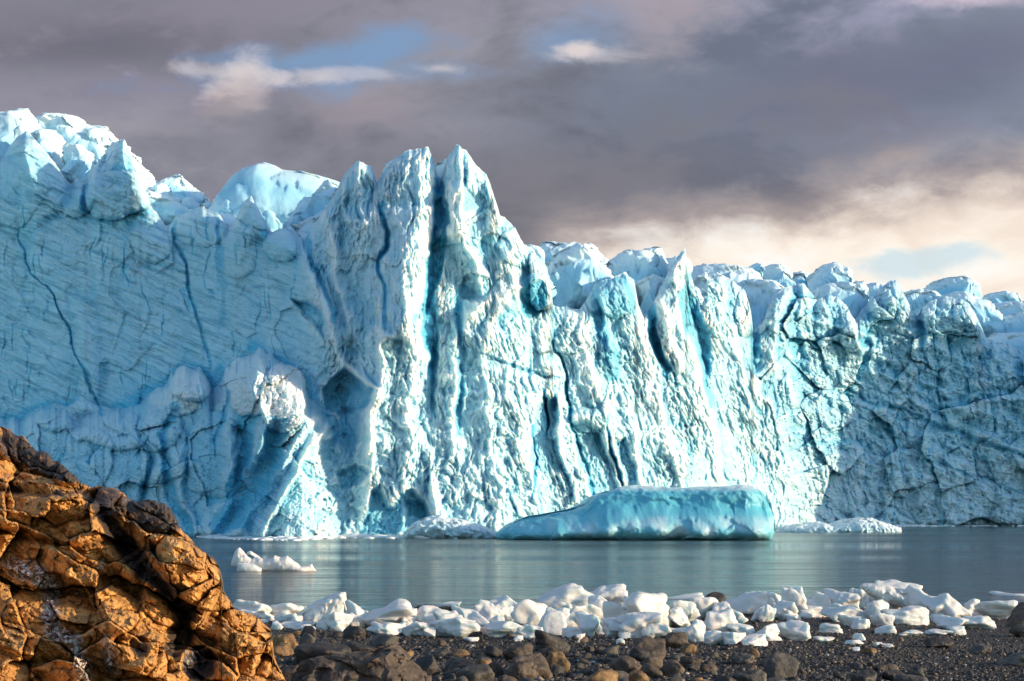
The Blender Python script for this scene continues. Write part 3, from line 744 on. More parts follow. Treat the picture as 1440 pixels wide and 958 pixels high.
serac([(1268,420),(1280,410),(1296,408),(1310,412),(1322,428)], 40, 14, 40, 40)
serac([(1302,412),(1308,400),(1316,394),(1330,391),(1350,391),(1368,394),(1376,402),(1379,424)], 72, 20, 41, 46, bluemid=.6, e=4)
serac([(1296,428),(1320,416),(1350,414),(1372,420),(1392,430),(1410,442)], 34, 22, 42, 50)
serac([(1380,422),(1390,414),(1408,412),(1424,415),(1432,426)], 90, 18, 43, 30, bluemid=.5)
serac([(1366,436),(1400,426),(1440,424),(1490,418),(1560,424)], 60, 30, 44, 60, n1=(1.,12.), e=2.4)
serac([(1372,462),(1400,446),(1430,440),(1470,436),(1540,440)], 34, 28, 45, 60, n1=(1.,12.), e=2.4)
serac([(1380,480),(1400,468),(1430,466),(1470,468),(1540,480)], 16, 22, 46, 60, n1=(1.,12.), e=2.4)
r_ = np.random.default_rng(90)
for i in range(16):          # jagged blades standing in the crevasses behind the left crest
    cx = r_.uniform(150, 300); base_ = float(np.interp(cx, [150,205,250,300], [200,246,266,290])); h_ = r_.uniform(6, 16); w_ = r_.uniform(9, 20)
    serac([(cx-w_,base_+24),(cx-w_*.4,base_+10),(cx+w_*.1,base_+6-h_*.3),(cx+w_*.35,base_+8),(cx+w_,base_+26)], float(r_.uniform(14,26)), float(r_.uniform(4,8)), 90+i, 40, nx=50, na=40)
# off to the sides, where only a step sideways would show them
for i, (cx, cy_, w_, h_) in enumerate([(-400,140,160,90),(-250,150,140,100),(-150,170,90,80),(1600,400,120,90),(1760,372,140,80)]):
    serac([(cx-w_/2,cy_+h_*.5),(cx-w_*.3,cy_+6),(cx,cy_),(cx+w_*.3,cy_+10),(cx+w_/2,cy_+h_*.55)], 16, 22, 60+i, 120)

# ------------------------------------------------------------------ iceberg in front of the wall
V, Q, at = loft([(697,752),(704,746),(715,738),(728,731),(745,725),(775,719),(800,715),(820,708),(832,699),(850,692),(872,685),(890,683),(930,685),(960,686),(1000,684),(1040,683),(1056,685),(1066,690),(1076,702),(1084,718),(1088,735),(1087,748)],
   [(697,757),(715,761),(1060,761),(1080,758),(1087,750)], 228, 17, e=3.0, nx=260, na=120, n1=(.6,6.), n2=(.20,1.8), n3=(.05,.45), seed=3, lean_=.35, taper=[(697,.05),(720,.45),(780,.8),(850,1),(1040,1),(1070,.8),(1088,.2)], fac=(.35,2.5))
# the scooped, overhanging face towards the shore
uz = (V[:,2])/9.; facing = V[:,1] < 228-1.5
arch = np.interp(V[:,0], [(697-720)/F*228,(760-720)/F*228,(870-720)/F*228,(1000-720)/F*228,(1088-720)/F*228], [.30,.42,.66,.62,.55])
V[:,1] += np.where(facing, 2.6*np.exp(-((uz-arch)/.22)**2)*np.interp(V[:,0], [-2,8,40,42.5], [0,1,1,0]), 0)
V[:,1] += np.where(facing, -1.3*np.exp(-((uz-.12)/.13)**2)*(pn2(V[:,0]/4., V[:,0]*0, 5)+.5), 0)
at['blue'] = np.clip(.5*np.exp(-((uz-arch)/.28)**2)*facing, 0, 1)
at['snow'] = np.clip((uz-.84)*7, 0, .9)*(V[:,2] > 2)+ .65*np.clip(1-np.abs(uz-.22)/.24, 0, 1)*facing*np.interp(V[:,0], [-3,12,24,40], [0,.6,1,.8])*(pn2(V[:,0]/2.2, V[:,2]/2.2, 8)*1.2+.55)
ib = mesh_mixed('iceberg', V, Q, M['berg'], None, at)
tag(ib, 'long flat-topped turquoise iceberg floating just in front of the glacier wall', 'iceberg')

# brash piled up at the foot of the wall
def heap(top, D, thick, seed, label, name='ice_heap', e=2., mat='brash', cat='ice heap', nx=160):
    bot = [(top[0][0], 762), (top[-1][0], 762)]
    V, Q, at = loft(top, bot, D, thick, e, nx=nx, na=60, n1=(.5,2.), n2=(.35,.8), n3=(.12,.3), seed=seed, endp=.5, fac=(.6,1.), snowtop=.6, bluemid=.2)
    o = mesh_mixed(name, V, Q, M[mat], None, at); tag(o, label, cat); return o
heap([(564,754),(572,744),(585,734),(600,727),(612,724),(630,729),(650,731),(670,737),(690,744),(704,750),(720,755)], 236, 8, 5, 'low mound of broken pale blue ice at the wall foot left of the iceberg')
heap([(1084,750),(1095,741),(1120,738),(1150,734),(1165,738),(1185,731),(1205,728),(1225,729),(1240,734),(1255,739),(1266,743)], 300, 12, 6, 'long low heap of white broken ice at the wall foot right of the iceberg')
# ------------------------------------------------------------------ ground and lake
def zg(x, y):
    y = np.asarray(y, float); x = np.asarray(x, float)
    z = .0316*(66.5+1.6*np.sin(x*.11+.6)-y)
    z = np.where(z < 0, z*1.6, z)
    return np.maximum(z, -9)+.05*fbm2(x/3.1, y/3.1, 3, 140)+.12*fbm2(x/11., y/11., 2, 150)
gx = np.concatenate([-np.geomspace(4000, 32, 30), np.arange(-30, 30.01, .11), np.geomspace(32, 4000, 30)])
gy = np.concatenate([-np.geomspace(400, 6, 20), np.linspace(-5, 15, 30, endpoint=False), np.arange(15, 72, .11), np.geomspace(73, 6000, 50)])
GXX, GYY = np.meshgrid(gx, gy); GZZ = zg(GXX, GYY)
near = (np.abs(GXX) < 30) & (GYY > 14) & (GYY < 71)
GZZ = GZZ+near*(.022*fbm2(GXX/.35, GYY/.35, 3, 160)+.02*np.abs(fbm2(GXX/.9, GYY/.9, 2, 165)))
o = mesh('ground', np.stack([GXX,GYY,GZZ],-1).reshape(-1,3), grid_quads(len(gy), len(gx)), M['gravel']); tag(o, kind='structure', label='dark gravel beach and lake bed')
wxs = np.array([-4000., -300, -60, 60, 300, 4000]); wys = np.array([52., 80, 250, 600, 5000])
WX, WY = np.meshgrid(wxs, wys)
o = mesh('water', np.stack([WX,WY,0*WX],-1).reshape(-1,3), grid_quads(5, 6), M['water'], smooth=False); tag(o, kind='structure', label='grey green glacial lake')

def on_beach(px, py):
    """point of the beach seen at (px, py)"""
    kx = (px-720)/F; kz = (py-HOR)/F
    lo, hi = 15., 80.
    for _ in range(40):
        y = (lo+hi)/2; z = EYE-kz*y
        if z > float(zg(np.array([kx*y]), np.array([y]))[0]) : lo = y
        else: hi = y
    return kx*y, y, float(zg(np.array([kx*y]), np.array([y]))[0])

# ------------------------------------------------------------------ rock outcrop on the left
rc = [(-1000,1240),(-900,1080),(-800,900),(-700,760),(-600,640),(-500,540),(-400,480),(-300,470),(-180,520),(-60,575),(0,600),(14,604),(22,612),(34,614),(44,628),(52,634),(66,636),(74,648),(84,650),(96,662),(106,668),(113,680),(120,681),(128,686),(133,684),(140,683),(150,685),(165,688),(174,694),(182,702),
      (192,706),(206,702),(216,703),(224,708),(232,708),(240,716),(248,730),(252,740),(259,750),(270,759),(276,768),(286,775),(292,780),(300,784),(308,796),(311,810),(312,824),(318,838),(324,845),(330,856),(338,860),(350,862),(362,868),(372,878),(380,884),(383,900),(384,920),(390,935),(396,948),(404,962),(418,990),(440,1040),(470,1110),(500,1170)]
rX = np.concatenate([np.linspace(-1000,-12,240,endpoint=False), np.arange(-12, 505, .8)])
rcr = prof(rc, rX)+fbm2(rX/7., rX*0, 3, 301)*1.6
NR2 = 560
tt = np.linspace(0,1,NR2)[:,None]
RX = np.broadcast_to(rX[None,:], (NR2,len(rX))).copy(); RY = rcr[None,:]*(1-tt)+1290*tt
RX = RX
dk = RY-rcr[None,:]
base = prof([(-1000,24),(-800,20.5),(-600,19),(-300,19.3),(0,21.2),(140,22.0),(260,22.7),(380,23.6),(500,25)], RX)
RD = base-np.clip(RY-620, -200, 700)*.0155*prof([(-300,1),(0,1),(200,.95),(400,.8)],RX)
r1 = fbm2(RX/60., RY/60., 4, 310); r2 = fbm2(RX/60.+7, RY/60., 4, 320)
rXW = RX+r1*4; rYW = RY+r2*4
dark = np.zeros_like(RD); lich = np.zeros_like(RD)  # dark also paints shade into tops, ledges, grooves and hollows
def rline(pts, w1, w2, amp, dkn=0., p=1.):
    """crease or rib along a polyline (any direction); positive amp stands out"""
    global RD, dark
    best = np.full(RD.shape, 1e9); side = np.zeros(RD.shape)
    for (x0,y0),(x1,y1) in zip(pts[:-1], pts[1:]):
        vx, vy = x1-x0, y1-y0; L = vx*vx+vy*vy
        t_ = np.clip(((rXW-x0)*vx+(rYW-y0)*vy)/L, 0, 1)
        ex = rXW-x0-t_*vx; ey = rYW-y0-t_*vy; d_ = np.hypot(ex, ey); s_ = np.sign(vx*ey-vy*ex)
        side = np.where(d_ < best, s_, side); best = np.minimum(best, d_)
    w_ = np.where(side > 0, w1, w2)
    f = np.clip(1-best/w_, 0, 1)**p
    RD -= amp*f
    if dkn: dark[:] = np.maximum(dark, dkn*np.clip(f*1.5, 0, 1))
def rdome(cx, cy_, rx, ry, amp, rot=0, dkn=0., hard=.5, e=3.):
    global RD, dark
    dx = rXW-cx; dy = rYW-cy_; co, si = math.cos(R(rot)), math.sin(R(rot))
    a = np.abs((dx*co+dy*si)/rx)**e+np.abs((-dx*si+dy*co)/ry)**e
    f = np.clip(1-a, 0, 1)**hard
    RD -= amp*f
    if dkn: dark[:] = np.maximum(dark, dkn*np.clip(f*1.5, 0, 1))
rdome(80, 725, 95, 42, .55, 12); rdome(255, 820, 56, 62, .75, 20); rdome(140, 775, 60, 30, .3, 30)
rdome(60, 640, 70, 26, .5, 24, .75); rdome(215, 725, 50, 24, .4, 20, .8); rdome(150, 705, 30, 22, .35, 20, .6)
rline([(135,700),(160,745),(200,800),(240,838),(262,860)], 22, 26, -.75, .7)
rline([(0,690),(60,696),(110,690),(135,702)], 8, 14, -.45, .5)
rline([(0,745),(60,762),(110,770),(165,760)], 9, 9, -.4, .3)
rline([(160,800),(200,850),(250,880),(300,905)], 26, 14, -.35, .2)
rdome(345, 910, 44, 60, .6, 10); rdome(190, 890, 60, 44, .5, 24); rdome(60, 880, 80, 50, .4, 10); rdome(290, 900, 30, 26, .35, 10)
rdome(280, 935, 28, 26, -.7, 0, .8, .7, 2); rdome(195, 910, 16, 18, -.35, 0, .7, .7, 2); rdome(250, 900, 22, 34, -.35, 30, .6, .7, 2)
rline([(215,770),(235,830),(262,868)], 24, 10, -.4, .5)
rdome(210, 950, 70, 26, .5, -14); rdome(60, 955, 80, 26, .4, 0)
for (s1, s2, am, sd_) in ((110,62,1.25,330),(54,34,.80,331),(24,15,.13,332),(11,8,.06,333),(5,4.2,.03,334)):
    v, e = planes2((rXW*.93+rYW*.36)/s1+r1*.07, (rYW*.93-rXW*.36)/s2+r2*.07, sd_)
    RD += v*am + np.clip(1-e*12, 0, 1)*am*.12
g_ = fbm2((rXW*.8+rYW*.6)/16., (rYW*.8-rXW*.6)/5., 4, 340); RD += g_*.035
RD += fbm2(RX/9., RY/9., 4, 345)*.03+np.abs(fbm2(RX/22., RY/22., 3, 349))*.03
RD += .3*np.exp(-dk/6.)+.4*np.exp(-dk/30.)
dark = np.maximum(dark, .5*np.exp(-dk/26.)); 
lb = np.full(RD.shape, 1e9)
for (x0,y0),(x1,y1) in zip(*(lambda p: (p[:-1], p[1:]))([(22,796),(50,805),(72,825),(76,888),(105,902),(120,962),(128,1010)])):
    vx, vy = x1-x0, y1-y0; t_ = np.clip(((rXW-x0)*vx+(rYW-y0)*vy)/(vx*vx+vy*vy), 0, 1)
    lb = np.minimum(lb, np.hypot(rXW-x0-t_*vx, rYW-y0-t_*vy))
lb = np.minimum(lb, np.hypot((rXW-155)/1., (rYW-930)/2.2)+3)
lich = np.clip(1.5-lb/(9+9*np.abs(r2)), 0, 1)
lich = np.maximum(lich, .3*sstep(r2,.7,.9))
K = 22; tk = (np.arange(1,K+1)/K)[:,None]
VX = (RX-720)/F*RD; VZ = EYE+(HOR-RY)/F*RD
bk = 6.0*tk**1.3
nb = fbm2(VX[0][None,:]/.8+tk*3, tk*5+VX[0][None,:]*.5, 4, 350)
rZ = VZ[0][None,:]*(1-tk**1.7)+.6*tk**1.7+nb*.12*tk*3; rYd = RD[0][None,:]+bk; rXx = VX[0][None,:]-bk*.15
GX = np.concatenate([rXx[::-1], VX]); GY = np.concatenate([rYd[::-1], RD]); GZ = np.concatenate([rZ[::-1], VZ])
f0 = lambda a: np.concatenate([np.broadcast_to(a[0], (K,a.shape[1])), a]).ravel()
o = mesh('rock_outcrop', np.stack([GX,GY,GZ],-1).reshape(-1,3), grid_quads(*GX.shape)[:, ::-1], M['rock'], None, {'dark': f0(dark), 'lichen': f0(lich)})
tag(o, 'craggy orange-brown rock outcrop lit by low sun with white lichen patches', 'rock outcrop')

# ------------------------------------------------------------------ rounded-polytope bodies (ice pieces, boulders)
bm = bmesh.new(); bmesh.ops.create_icosphere(bm, subdivisions=5, radius=1); bm.verts.ensure_lookup_table()
ICO = {5: (np.array([v.co[:] for v in bm.verts]), np.array([[v.index for v in f.verts] for f in bm.faces]))}; bm.free()
for s_ in (1,2,3,4):
    bm = bmesh.new(); bmesh.ops.create_icosphere(bm, subdivisions=s_, radius=1); bm.verts.ensure_lookup_table()
    ICO[s_] = (np.array([v.co[:] for v in bm.verts]), np.array([[v.index for v in f.verts] for f in bm.faces])); bm.free()
def body(w_, d_, h_, seed, p=14, npl=13, peak=0., sub=4, rough=.03, flat=.25, box=.0, scoop=0., dmin=.62):
    r = np.random.default_rng(seed)
    dirs, tri = ICO[sub]
    nrm = r.normal(size=(npl,3)); nrm /= np.linalg.norm(nrm, axis=1)[:,None]
    dist = r.uniform(dmin, 1.0, npl)
    ex = np.array([[1,0,0],[-1,0,0],[0,1,0],[0,-1,0],[0,0,1],[0,0,-1]], float)+r.normal(size=(6,3))*.18
    ex /= np.linalg.norm(ex, axis=1)[:,None]
    nrm = np.vstack([nrm, ex]); dist = np.r_[dist, r.uniform(.85,1.05,6)]
    c = np.clip(dirs@nrm.T, 0, None)/dist
    rad = (c**p).sum(1)**(-1/p)
    V = dirs*rad[:,None]
    n = 0; a = 1.
    for k_ in range(4):
        n = n+a*pn3(V*1.7*2**k_+seed*.37, (seed+k_) % 50); a *= .5
    V = V*(1+rough*n)[:,None]
    if scoop: V = V*(1-scoop*np.clip(pn3(V*1.3+seed, 7)+.1,0,1))[:,None]
    mn, mx_ = V.min(0), V.max(0); V = (V-(mn+mx_)/2)/((mx_-mn)/2)
    V[:,0] += peak*V[:,2]*.6; V[:,0] *= (1-.28*abs(peak)*(V[:,2] > 0)*V[:,2])
    V[:,0] = (V[:,0]-V[:,0].min())/(V[:,0].max()-V[:,0].min())*2-1
    V *= np.array([w_/2, d_/2, h_/2])*1.0
    # resting side cut broad and level
    zb_ = -h_/2*(1-flat); V[:,2] = np.where(V[:,2] < zb_, zb_+(V[:,2]-zb_)*.15, V[:,2])
    V[:,2] -= V[:,2].min()
    V[:,2] *= h_/max(V[:,2].max(), 1e-6)
    return V, tri
def put(name, px0, px1, top, basey, mat, seed, label, cat, group=None, depth=.8, D=None, sink=.06, snow=None, water=False, **kw):
    cx = (px0+px1)/2
    if water: y = EYE*F/(basey-HOR); x, z = (cx-720)/F*y, 0.
    else: x, y, z = on_beach(cx, basey)
    w_ = (px1-px0)/F*y; h_ = (basey-top)/F*y
    # base line seen belongs to the near edge: shift the body back by part of its depth
    d_ = max(w_*depth, h_*.6); yb_ = y+d_*.42; sc_ = yb_/y
    w_ *= sc_; h_ = h_*sc_+ (0 if water else (zg(np.array([x]),np.array([yb_]))[0]-z)*-1*.0)
    zt = EYE+(HOR-top)/F*yb_; zb_ = (0. if water else float(zg(np.array([x*sc_]), np.array([yb_]))[0]))-sink*h_-(.25*h_ if water else 0)
    V, tri = body(w_, d_, zt-zb_, seed, **kw)
    at = {}
    if mat in ('chunk','brash','berg'):
        n = pn3(V/ max(w_,.2)*2.2+seed, 3)
        at = {'blue': np.clip(.25+n*.7, 0, .9)*(.8 if snow is None else 1), 'snow': np.clip(.35-n*.9, 0, 1) if snow is None else np.full(len(V), snow)}
    o = mesh(name, V, tri, M[mat], None, at); o.location = (x*sc_, yb_, zb_)
    tag(o, label, cat, group); return o
# ------------------------------------------------------------------ small floating ice piece on the left
V, Q, at = loft([(325,790),(328,783),(330,777),(334,771),(337,770),(342,775),(348,782),(354,786),(358,784),(364,783),(370,786),(384,785),(387,781),(395,784),(404,781.5),(411,788),(418,792),(423,797),(432,796),(438,793),(441,799),(446,803)],
   [(325,796),(340,800),(370,804),(395,806),(430,807),(446,805)], 113, 1.6, e=2.2, nx=170, na=60, n1=(.04,1.2), n2=(.03,.4), n3=(.012,.12), seed=9, taper=[(325,.1),(335,.45),(360,.5),(395,1),(425,.9),(446,.1)], snowtop=.9, bluemid=0, fac=(.05,.5))
fl = mesh_mixed('floating_ice', V, Q, M['chunk'], None, at); tag(fl, 'small jagged white ice piece floating beside the orange rock outcrop', 'floating ice')
V, Q, at = loft([(346,780),(349,775.5),(353,775),(360,780),(366,784),(371,788)], [(346,782),(353,781),(360,786),(371,790)], 114, .8, e=2.2, nx=50, na=30, n1=(.05,.6), n2=(.02,.2), seed=19, snowtop=.9)
f2 = mesh_mixed('spur', V, Q, M['chunk'], fl, at)
V, Q, at = loft([(333,792),(345,792),(358,794),(368,799)], [(333,806),(345,808),(368,806)], 112.2, 1.0, e=2.2, nx=50, na=30, n1=(.03,.6), n2=(.02,.2), seed=29)
at['blue'] = np.full(len(V), .35); at['snow'] = np.zeros(len(V))
f3 = mesh_mixed('foot', V, Q, M['chunk'], fl, at)

# ------------------------------------------------------------------ ice pieces stranded along the water's edge
GI = 'ice pieces stranded along the beach'
# (x0, x1, top, base, peak, roundness, distinguishing words)
ICE = [
 (333,385,847,874,-.2,10,'broad smooth white ice slab against the rock outcrop, far left of the row'),
 (381,422,851,871,.1,12,'low white ice block just right of the slab beside the outcrop'),
 (386,424,864,879,0,9,'flat rounded ice piece tucked under the low block near the outcrop'),
 (430,443,843,856,0,16,'tiny pointed ice tip rising left of the tall sloping ice block'),
 (382,397,875,887,0,12,'small ice lump on gravel nearest the rock outcrop'),
 (395,425,876,886,.1,12,'thin flat ice piece lying left of the tall sloping block'),
 (429,442,877,883,0,12,'ice fragment in front of the tall sloping block, at its left foot'),
 (450,465,874,887,0,8,'small round ice knob at the foot of the tall sloping block'),
 (447,493,864,888,.5,14,'ice wedge leaning on the right foot of the tall sloping block'),
 (488,528,849,883,-.2,9,'large domed ice lump just right of the tall sloping block'),
 (494,513,864,884,-.3,14,'small angular ice block in front of the large domed lump'),
 (514,590,849,884,.3,12,'very long white ice block between the domed lump and the dark rocks in the water'),
 (519,569,877,895,-.3,12,'low ice piece on dark gravel right of the round black boulder'),
 (567,602,877,896,.2,10,'ice lump below the right end of the very long block'),
 (588,622,856,882,0,7,'round pale green ice ball below the left dark rock in the water'),
 (597,612,884,897,0,9,'small pinkish ice ball at the front edge below the green ball'),
 (612,652,862,889,0,11,'smooth ice lump right of the round green ball'),
 (608,670,872,898,-.2,12,'wide heap-like ice block in the front, below the flat rock-borne slab'),
 (614,646,848,857,.5,16,'thin pointed ice slab lying on top of the dark rock in the water'),
 (638,690,857,886,-.6,11,'sloping ice block left of the sharp white peak'),
 (670,706,849,882,-.2,16,'sharp-peaked white ice block, first peak left of the big domes'),
 (680,732,876,897,.3,12,'low front ice block under the sharp-peaked one'),
 (692,740,843,876,-.2,10,'tall rounded ice block between the sharp peak and the big smooth dome'),
 (702,722,856,878,0,14,'narrow ice piece set against the tall rounded block'),
 (722,772,849,890,.2,7,'big smooth ice dome directly above the large black boulder'),
 (756,798,860,894,.3,9,'ice block sloping down right behind the black boulder'),
 (728,762,881,899,-.1,13,'crumbly low ice piece left of the large black boulder'),
 (752,836,826,862,.75,13,'long sail-shaped ice block rising to the right at the back of the row'),
 (774,804,849,868,0,10,'small dome in front of the sail-shaped block'),
 (768,800,858,878,-.2,10,'ice lump below the sail-shaped block'),
 (784,824,863,886,.1,9,'oval ice lump with a dark speck, right of the big dome'),
 (804,850,853,882,-.2,10,'wide rounded ice block under the right end of the sail-shaped block'),
 (830,861,844,880,-.1,16,'pointed pyramid of ice in front of the tall round-topped block'),
 (830,878,827,862,0,9,'tall round-topped ice block, highest left of centre right'),
 (850,888,850,882,.2,10,'smooth ice block at the right foot of the tall round-topped block'),
 (812,841,869,898,.1,17,'sharp little ice pyramid in the front, right of the black boulder'),
 (792,819,884,898,0,12,'small ice lump touching the right side of the black boulder'),
 (807,822,893,904,.1,15,'tiny ice chip in front of the sharp little pyramid'),
 (838,860,878,892,0,11,'small low ice lump between the little pyramid and its right neighbour'),
 (848,888,874,898,.2,13,'front ice block right of the sharp little pyramid'),
 (867,878,899,908,.1,18,'tiny pyramid-shaped ice chip alone on dark gravel'),
 (878,900,842,874,.1,10,'slim ice block squeezed behind the broad cracked block'),
 (884,946,840,884,-.4,14,'broad cracked ice block with a ridge, near the middle of the row'),
 (930,968,858,884,-.3,12,'ice block sloping right off the broad cracked block'),
 (914,986,838,856,.1,12,'long flat-topped ice slab at the water, left of the dark pointed rock'),
 (944,982,848,876,.2,10,'rounded ice block below the long flat-topped slab'),
 (974,1008,844,872,.1,10,'frosted white ice block just below the dark pointed rock'),
 (872,926,866,898,.1,13,'peaked front ice block above the big brown and orange boulder'),
 (903,940,876,898,.1,9,'smooth oval ice block right of the peaked front one'),
 (872,896,886,899,0,12,'crumbly ice bits at the left end of the big brown boulder'),
 (940,966,884,897,-.1,11,'low ice piece behind the brown boulder end'),
 (961,994,875,903,-.2,13,'cube-like ice block standing on dark gravel'),
 (993,1034,863,897,-.45,14,'tall ice block with a left peak sloping down to the right'),
 (1020,1058,878,898,-.3,10,'low tail of ice joining the tall left-peaked block'),
 (991,1018,889,908,-.1,18,'small sharp ice tooth in front of the tall left-peaked block'),
 (1016,1048,891,908,0,12,'flat-topped low ice block in the very front'),
 (1043,1078,895,909,0,12,'low rounded ice piece ending the very front group'),
 (1003,1028,850,872,-.2,11,'ice lump under the slab right of the dark pointed rock'),
 (1018,1048,858,881,.5,15,'crescent-shaped ice piece with a raised right corner'),
 (1012,1072,836,868,.5,14,'wide ice slab with high right corner, right of the dark pointed rock'),
 (1057,1076,857,874,0,12,'small ice lump under the high corner of the wide slab'),
 (1067,1089,853,875,.3,15,'small upright ice block with a square top'),
 (1069,1102,837,861,-.2,13,'peaked ice block between the wide slab and the tall cone'),
 (1084,1119,849,872,-.1,9,'round-shouldered ice block below the peaked one'),
 (1100,1132,831,868,.2,10,'tall cone of ice left of the banded blocks'),
 (1103,1126,865,873,0,13,'thin ice plate on gravel below the tall cone'),
 (1057,1096,881,902,.1,11,'rounded ice piece standing apart, left of a pair'),
 (1093,1138,877,901,-.15,10,'smooth loaf-shaped ice block standing apart, right of a pair'),
 (1129,1170,837,866,0,13,'banded ice block just right of the tall cone'),
 (1163,1207,833,862,-.1,13,'second banded ice block, joined to the largest stranded piece'),
 (1120,1164,854,869,0,9,'bluish low ice block in front of the banded one'),
 (1198,1230,832,860,0,10,'ice block left of the largest stranded piece'),
 (1224,1292,823,866,-.1,8,'biggest round ice block with a pale green core'),
 (1272,1332,830,870,-.4,12,'sloping shoulder of ice right of the biggest block'),
 (1304,1360,840,874,-.3,12,'grooved ice block at the low right end of the largest group'),
 (1159,1224,854,875,-.1,15,'long flat white ice slab in front of the largest group'),
 (1217,1248,848,876,-.1,13,'upright ice block in front of the biggest round one'),
 (1227,1254,864,881,0,15,'small wedge of ice at the foot of the upright block'),
 (1179,1208,866,881,-.2,14,'crumbling ice piece in front of the long flat slab'),
 (1199,1223,872,885,0,13,'bright broken ice crumbs right of the crumbling piece'),
 (1242,1307,856,879,.1,9,'ice block stained with brown dirt on its right half'),
 (1317,1357,868,885,.0,9,'low rounded ice piece on gravel below the grooved block'),
 (1351,1382,845,867,-.1,10,'small ice dome between the grooved block and the smooth one'),
 (1372,1422,847,871,.0,9,'smooth rounded ice block left of the brown rock at the right edge'),
 (1356,1398,869,885,.2,11,'low two-part ice piece in front of the smooth right block'),
 (1402,1475,835,851,.0,11,'ice slab resting on the brown rock at the right edge'),
 (1154,1184,879,891,-.2,13,'flat little ice cake alone left of the crumbs'),
 (1144,1172,896,904,0,13,'thin ice sliver alone on gravel, left foreground of the right side'),
 (1199,1217,892,903,.4,16,'little tilted ice chip standing on the gravel'),
 (1190,1214,901,907,0,13,'thin flat ice plate under the little tilted chip'),
 (1232,1257,881,892,0,16,'cluster of bright ice crumbs below the wedge'),
 (1265,1296,888,896,0,13,'thin long ice plate on gravel below the dirty block'),
 (1303,1335,886,894,-.2,13,'flat pointed ice plate left of the small ice nugget'),
 (1337,1357,882,894,0,11,'small ice nugget on gravel below the low two-part piece'),
 (1229,1240,904,911,0,12,'tiny ice bit, left one of two on bare gravel'),
 (1242,1256,906,911,0,12,'tiny ice bit, right one of two on bare gravel'),
 (1199,1209,911,916,0,12,'tiny yellowish ice bit lowest on the gravel'),
 (1420,1436,874,881,0,12,'small pink-white ice bit beside the brown stone at the right edge'),
 (653,672,897,903,0,12,'thin ice scrap at the gravel edge below the wide heap'),
 (722,735,895,903,.2,15,'small ice scrap left of the black boulder top'),
]
for i, (x0,x1,tp,bs,pk,pw,lab) in enumerate(ICE):
    big = (x1-x0) > 30
    gw = (x1-x0)*.09
    put('ice_chunk', x0-gw, x1+gw, tp-(bs-tp)*.18, bs, 'chunk', 500+i, lab, 'ice chunk', GI, depth=.8, peak=pk, p=pw+4, npl=10 if big else 7, sub=5 if big else 4, rough=.12, scoop=.4 if big else .25, flat=.2, dmin=.46)
r_ = np.random.default_rng(202)
short = [(( a+b)/2, (t_+c)/2, l_) for (a,b,t_,c,_,_,l_) in ICE if b-a > 30]
for i in range(95):          # smaller broken pieces filling the gaps of the row
    cx = r_.choice([r_.uniform(350, 1000), r_.uniform(350, 1350)]); bs = r_.uniform(866, 890) if cx < 980 else r_.uniform(862, 880)
    w_ = r_.uniform(12, 30); h_ = w_*r_.uniform(.45, .8)
    q = min(short, key=lambda q: (q[0]-cx)**2+(q[1]-bs)**2)
    side = 'left edge' if cx < q[0]-6 else 'right edge' if cx > q[0]+6 else 'foot'
    words_ = q[2].split(','  )[0].split(' ')[:9]
    while words_[-1] in ('of','the','in','with','and','to','by','right','left','below','above','between','a','its','on','just','at'): words_.pop()
    put('ice_chunk', cx-w_/2, cx+w_/2, bs-h_, bs, 'chunk', 800+i, 'broken ice bit at %s of %s' % (side, ' '.join(words_)), 'ice chunk', GI, depth=.9, peak=float(r_.uniform(-.4,.4)), p=22, npl=8, sub=4, rough=.09, scoop=.25, flat=.2, dmin=.48)
# the two with drawn outlines
def outlined(top, bot, basey, thick, seed, lab, name='ice_chunk', cat='ice chunk', mat='chunk', group=GI, **kw):
    cx = sum(q[0] for q in top)/len(top); x, y, z = on_beach(cx, basey)
    a_ = dict(e=2.4, nx=110, na=70, n1=(.16,.9), n2=(.05,.3), n3=(.012,.08), fac=(.14,.45), snowtop=.5, bluemid=.35); a_.update(kw)
    V, Q, at = loft(top, bot, y+thick*.45, thick, seed=seed, **a_)
    o = mesh_mixed(name, V, Q, M[mat], None, at); tag(o, lab, cat, group); return o
outlined([(424,866),(428,858),(440,851),(452,845),(462,838),(470,834),(478,832),(485,832),(487,842),(487,860)], [(424,876),(440,882),(470,882),(487,878)], 878, 1.2, 41, 'tall sloping ice block with sharp upright right edge, standing nearest the outcrop', taper=[(424,.3),(440,.9),(470,1),(483,.8),(487,.35)])
outlined([(1208,826),(1212,821),(1218,820),(1235,821),(1255,825),(1275,829),(1295,832),(1310,838)], [(1208,827),(1216,833),(1225,838),(1245,850),(1300,862),(1310,862)], 868, 1.3, 42, 'long icy beak jutting left over the biggest round ice block')

